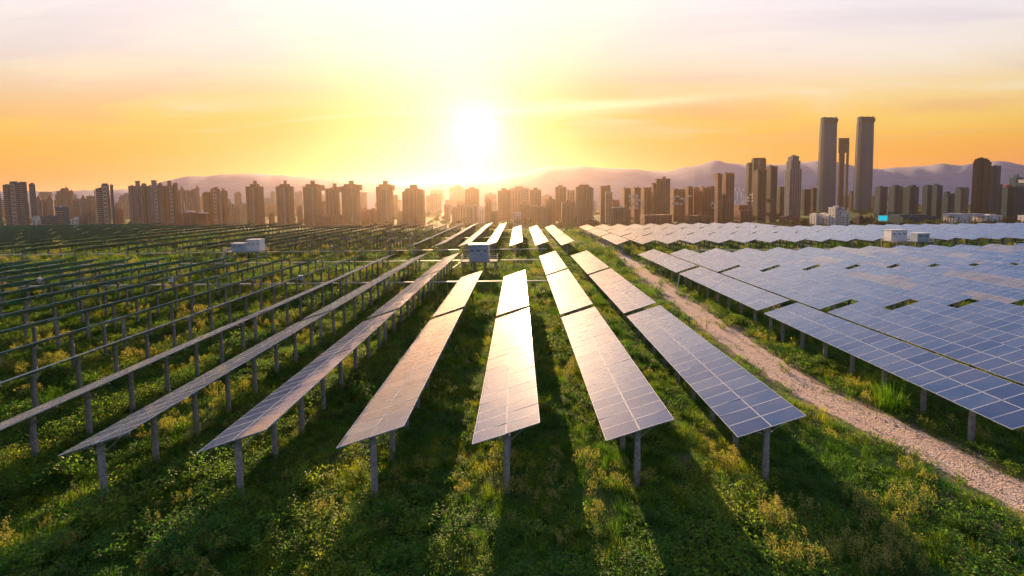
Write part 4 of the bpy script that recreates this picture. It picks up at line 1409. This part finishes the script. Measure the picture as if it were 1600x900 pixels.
def cover_points():
    pts = []
    bands = [(14.5, 26, 12.0, 1.05), (26, 40, 7.2, 1.2), (40, 62, 4.0, 1.45), (62, 92, 1.8, 1.9), (92, 130, 0.7, 2.6), (130, 205, 0.16, 3.2)]
    for y0, y1, den_, scl in bands:
        xl, xr = -1.20 * y1 - 3, 1.20 * y1 + 3
        if y0 >= 90: xl, xr = -1.0 * y1, 0.9 * y1
        n = int((y1 - y0) * (xr - xl) * den_)
        for i in range(n):
            y = vr.uniform(y0, y1); x = vr.uniform(xl, xr)
            if abs(x) > 1.18 * y + 3 or y > yend(x):
                continue
            if x > 40 and y > 30 and not (92 < y < 113):
                if vr.random() < 0.75: continue          # hidden below the right-hand tables
            dpath = abs(x - path_c(y))
            if dpath < 1.55 or (dpath < 2.4 and vr.random() < 0.75):
                if not ((dpath > 0.95 and vr.random() < 0.10) or (dpath < 0.3 and vr.random() < 0.10 and q_(x, y))): continue
            q = mnoise.noise(Vector((x * 0.16, y * 0.16, 3.0)))
            q2 = mnoise.noise(Vector((x * 0.45, y * 0.45, 9.0)))
            # turf between the middle rows, weeds towards the left and the front
            turf = 0.75 if (-9 < x < 20 and y > 23.5) else 0.15
            if y < 23.5: turf = 0.32
            rsel = vr.random()
            lush = q + 0.5 * q2
            if rsel < turf:
                k = vr.choice((0, 1, 2, 0, 1, 2, 3, 6)) if lush < 0.25 else vr.choice((0, 3, 4, 6))
            elif lush > 0.12:
                k = vr.choice((9, 10, 11, 9, 10, 6, 7))
            elif lush < -0.28:
                k = vr.choice((3, 4, 5, 12, 13, 0, 3))
            else:
                k = vr.choice((3, 4, 5, 6, 7, 8, 9, 11, 0))
            if lush < -0.42 and vr.random() < 0.4:
                continue
            s = scl * vr.uniform(0.75, 1.35)
            if k >= 9: s *= 1.15 + 0.5 * max(0.0, lush)
            pts.append((x, y, ground_z(x, y), s, vr.uniform(0, 6.28), k, vr.uniform(0, 0.16)))
    return pts


cp_ = cover_points()
print('cover points', len(cp_))
scatter('ground_cover', GC, cp_, 'dense grass and low weeds covering the field between the rows', 'grass')

# --- plants one can pick out
PL_ = {}
for i in range(4):
    lf, st = weed_bush(15, 0.62, 0.95, 330, 0.115); PL_['bush', i] = (lf.mesh('foliage', [M['leaf']]), st.mesh('stems', [M['stem']]))
for i in range(3):
    lf, st = plume(9, 0.30, 1.25); PL_['plume', i] = (lf.mesh('seed_heads', [M['dry'], M['grass']]), st.mesh('stems', [M['stem']]))
tus = grass_tuft(260, 0.42, 0.7, 1.35, 0.022, 1.0).mesh('blades', [M['grass']])
tus2 = grass_tuft(120, 0.30, 0.5, 0.95, 0.020, 1.0).mesh('blades', [M['grass']])


def plant(kind, i, label, cat, name, px, py, s, group):
    d = ray(px, py); tt = -CAM_H / d.z
    x, y = d.x * tt, tt
    T = thing(name, label, cat, (x, y, ground_z(x, y)), group, vr.uniform(0, 6.28))
    T.scale = (s, s, s)
    if kind == 'tuft':
        tag(link('blades', tus if i == 0 else tus2, T), kind='stuff')
    else:
        a, b = PL_[kind, i]
        tag(link('foliage' if kind == 'bush' else 'seed_heads', a, T), kind='stuff'); tag(link('stems', b, T), kind='stuff')
    return T


plant('tuft', 0, 'big bright green grass tussock beside the gravel track', 'grass tussock', 'grass_tussock', 1392, 640, 1.9, None)
plant('tuft', 1, 'grass tussock under the front end of the third table from the left', 'grass tussock', 'grass_tussock', 300, 740, 1.3, None)
plant('tuft', 1, 'grass tussock at the verge left of the big bright tussock', 'grass tussock', 'grass_tussock', 1330, 618, 0.8, None)
zones = [('leafy green weed bush in the front left corner', 'weed bushes of the front left corner', (0, 340, 720, 900), 36, 'bush', 1.0, 1.8),
         ('leafy weed bush in front of the middle tables', 'weed bushes before the middle tables', (340, 760, 740, 880), 24, 'bush', 0.8, 1.5),
         ('leafy weed bush under or between the tables left of centre', 'weed bushes among the left tables', (150, 700, 540, 720), 26, 'bush', 0.8, 1.3),
         ('weed bush in the shade in front of the right-hand near tables', 'weed bushes before the right tables', (850, 1290, 745, 880), 14, 'bush', 0.7, 1.15),
         ('leafy weed on the strip between the gravel track and right-hand tables', 'weeds along the right verge', (1230, 1590, 590, 740), 14, 'bush', 0.45, 0.75),
         ('small leafy weed left of the gravel track in the right foreground', 'weeds of the right foreground', (1300, 1540, 790, 890), 12, 'bush', 0.5, 0.8),
         ('tall dry golden seed-head weed in the right foreground', 'golden weeds of the right foreground', (1180, 1440, 800, 910), 34, 'plume', 0.9, 1.3),
         ('dry yellowish seed-head weed in front of the left and middle tables', 'golden weeds before the left tables', (20, 900, 740, 890), 20, 'plume', 0.6, 0.95),
         ('dry seed-head weed at the verge under the right-hand tables', 'golden weeds along the right verge', (1380, 1590, 640, 760), 9, 'plume', 0.45, 0.7)]
made = []
for lab, grp, (x0, x1, y0, y1), n, kind, s0, s1 in zones:
    for i in range(n):
        px, py = vr.uniform(x0, x1), vr.uniform(y0, y1)
        d = ray(px, py); tt = -CAM_H / d.z
        if abs(d.x * tt - path_c(tt)) < 2.0:
            px -= 90; py += 10
        verge = 'verge' in grp
        if verge:                    # hold them on the strip between track and tables
            tt = vr.uniform(23, 52); xw = path_c(tt) + vr.uniform(2.0, 3.2); q = project(xw, tt, 0)
            if not q or q[0] > 1595: continue
            px, py = q
        made.append((plant(kind, vr.randrange(4 if kind == 'bush' else 3), lab, 'weed', 'weed_bush' if kind == 'bush' else 'golden_weed', px, py, vr.uniform(s0, s1), grp), kind, verge))
# every plant is told apart by the front post it grows nearest to
by = {}
for T_, kind, verge in made:
    look = 'leafy weed bush' if kind == 'bush' else 'dry golden weed'
    if verge:
        by.setdefault((look, 'verge'), []).append((T_.location.y, T_))
    else:
        best = min(range(-1, 9), key=lambda r: math.hypot(row_x(r) + WX / 2 - T_.location.x, row_y(r) + 0.45 - T_.location.y))
        by.setdefault((look, best), []).append((math.hypot(row_x(best) + WX / 2 - T_.location.x, row_y(best) + 0.45 - T_.location.y), T_))
for (look, r), lst in by.items():
    for k, (_, T_) in enumerate(sorted(lst, key=lambda q: q[0])):
        if r == 'verge':
            T_['label'] = f'{look} on the verge right of the track, {ordw(k + 1)} from the camera'
        else:
            where = 'the row right of the track' if r == 8 else ('the row just left of track' if r == 7 else f'the {ordw(8 - r)} row left of track')
            T_['label'] = f'{look}, ' + ('nearest' if k == 0 else f'{ordw(k + 1)} nearest') + f' the front post of {where}'

# --- trees of the valley, a mass of small crowns seen over the field's edge
tc_ = []
for i in range(3):
    lf, st = MB(), MB()
    st.tube((0, 0, -1), (0, 0, 4), 0.3, 0.18, 6); 
    for k in range(420):
        dv = rdir(); r = 3.4 * vr.random() ** 0.35
        c = Vector((dv.x * r * 1.05, dv.y * r * 1.05, 5.2 + dv.z * r * 0.9)) + Vector((0, 0, 0.6 * math.sin(dv.x * 5 + i)))
        leaf(lf, c, rdir(), rdir(), vr.uniform(0.6, 1.2), vr.uniform(0.4, 0.8))
    tc_.append(join2(lf, st, [M['tree'], M['stem']]))
TC = proto_coll('city_tree_kind', tc_)
tp = []
for i in range(1500):
    Y = vr.uniform(430, 1500) if i % 2 else vr.uniform(430, 620); px = vr.uniform(-80, 1680)
    p = at(px, 345, Y)
    tp.append((p.x, Y, ground_z(p.x, Y), vr.uniform(0.9, 1.7), vr.uniform(0, 6.28), vr.randrange(3), 0.0))
scatter('city_trees', TC, tp, 'far-off tree crowns between the buildings behind the field', 'trees')

# ------------------------------------------------------------------ haze
mt, t = material('haze_air')
pv = t.node('ShaderNodeVolumePrincipled')
pv.inputs['Color'].default_value = (0.92, 0.74, 0.58, 1)
pv.inputs['Density'].default_value = 0.00006
pv.inputs['Anisotropy'].default_value = 0.775
out = t.node('ShaderNodeOutputMaterial'); t.l.new(pv.outputs[0], out.inputs['Volume'])
hz = MB(); hz.box(-14500, 14500, -4500, 16500, -36, 262)
tag(hz.build('haze', mt), 'warm evening haze filling the air over field and city', 'haze', kind='stuff')
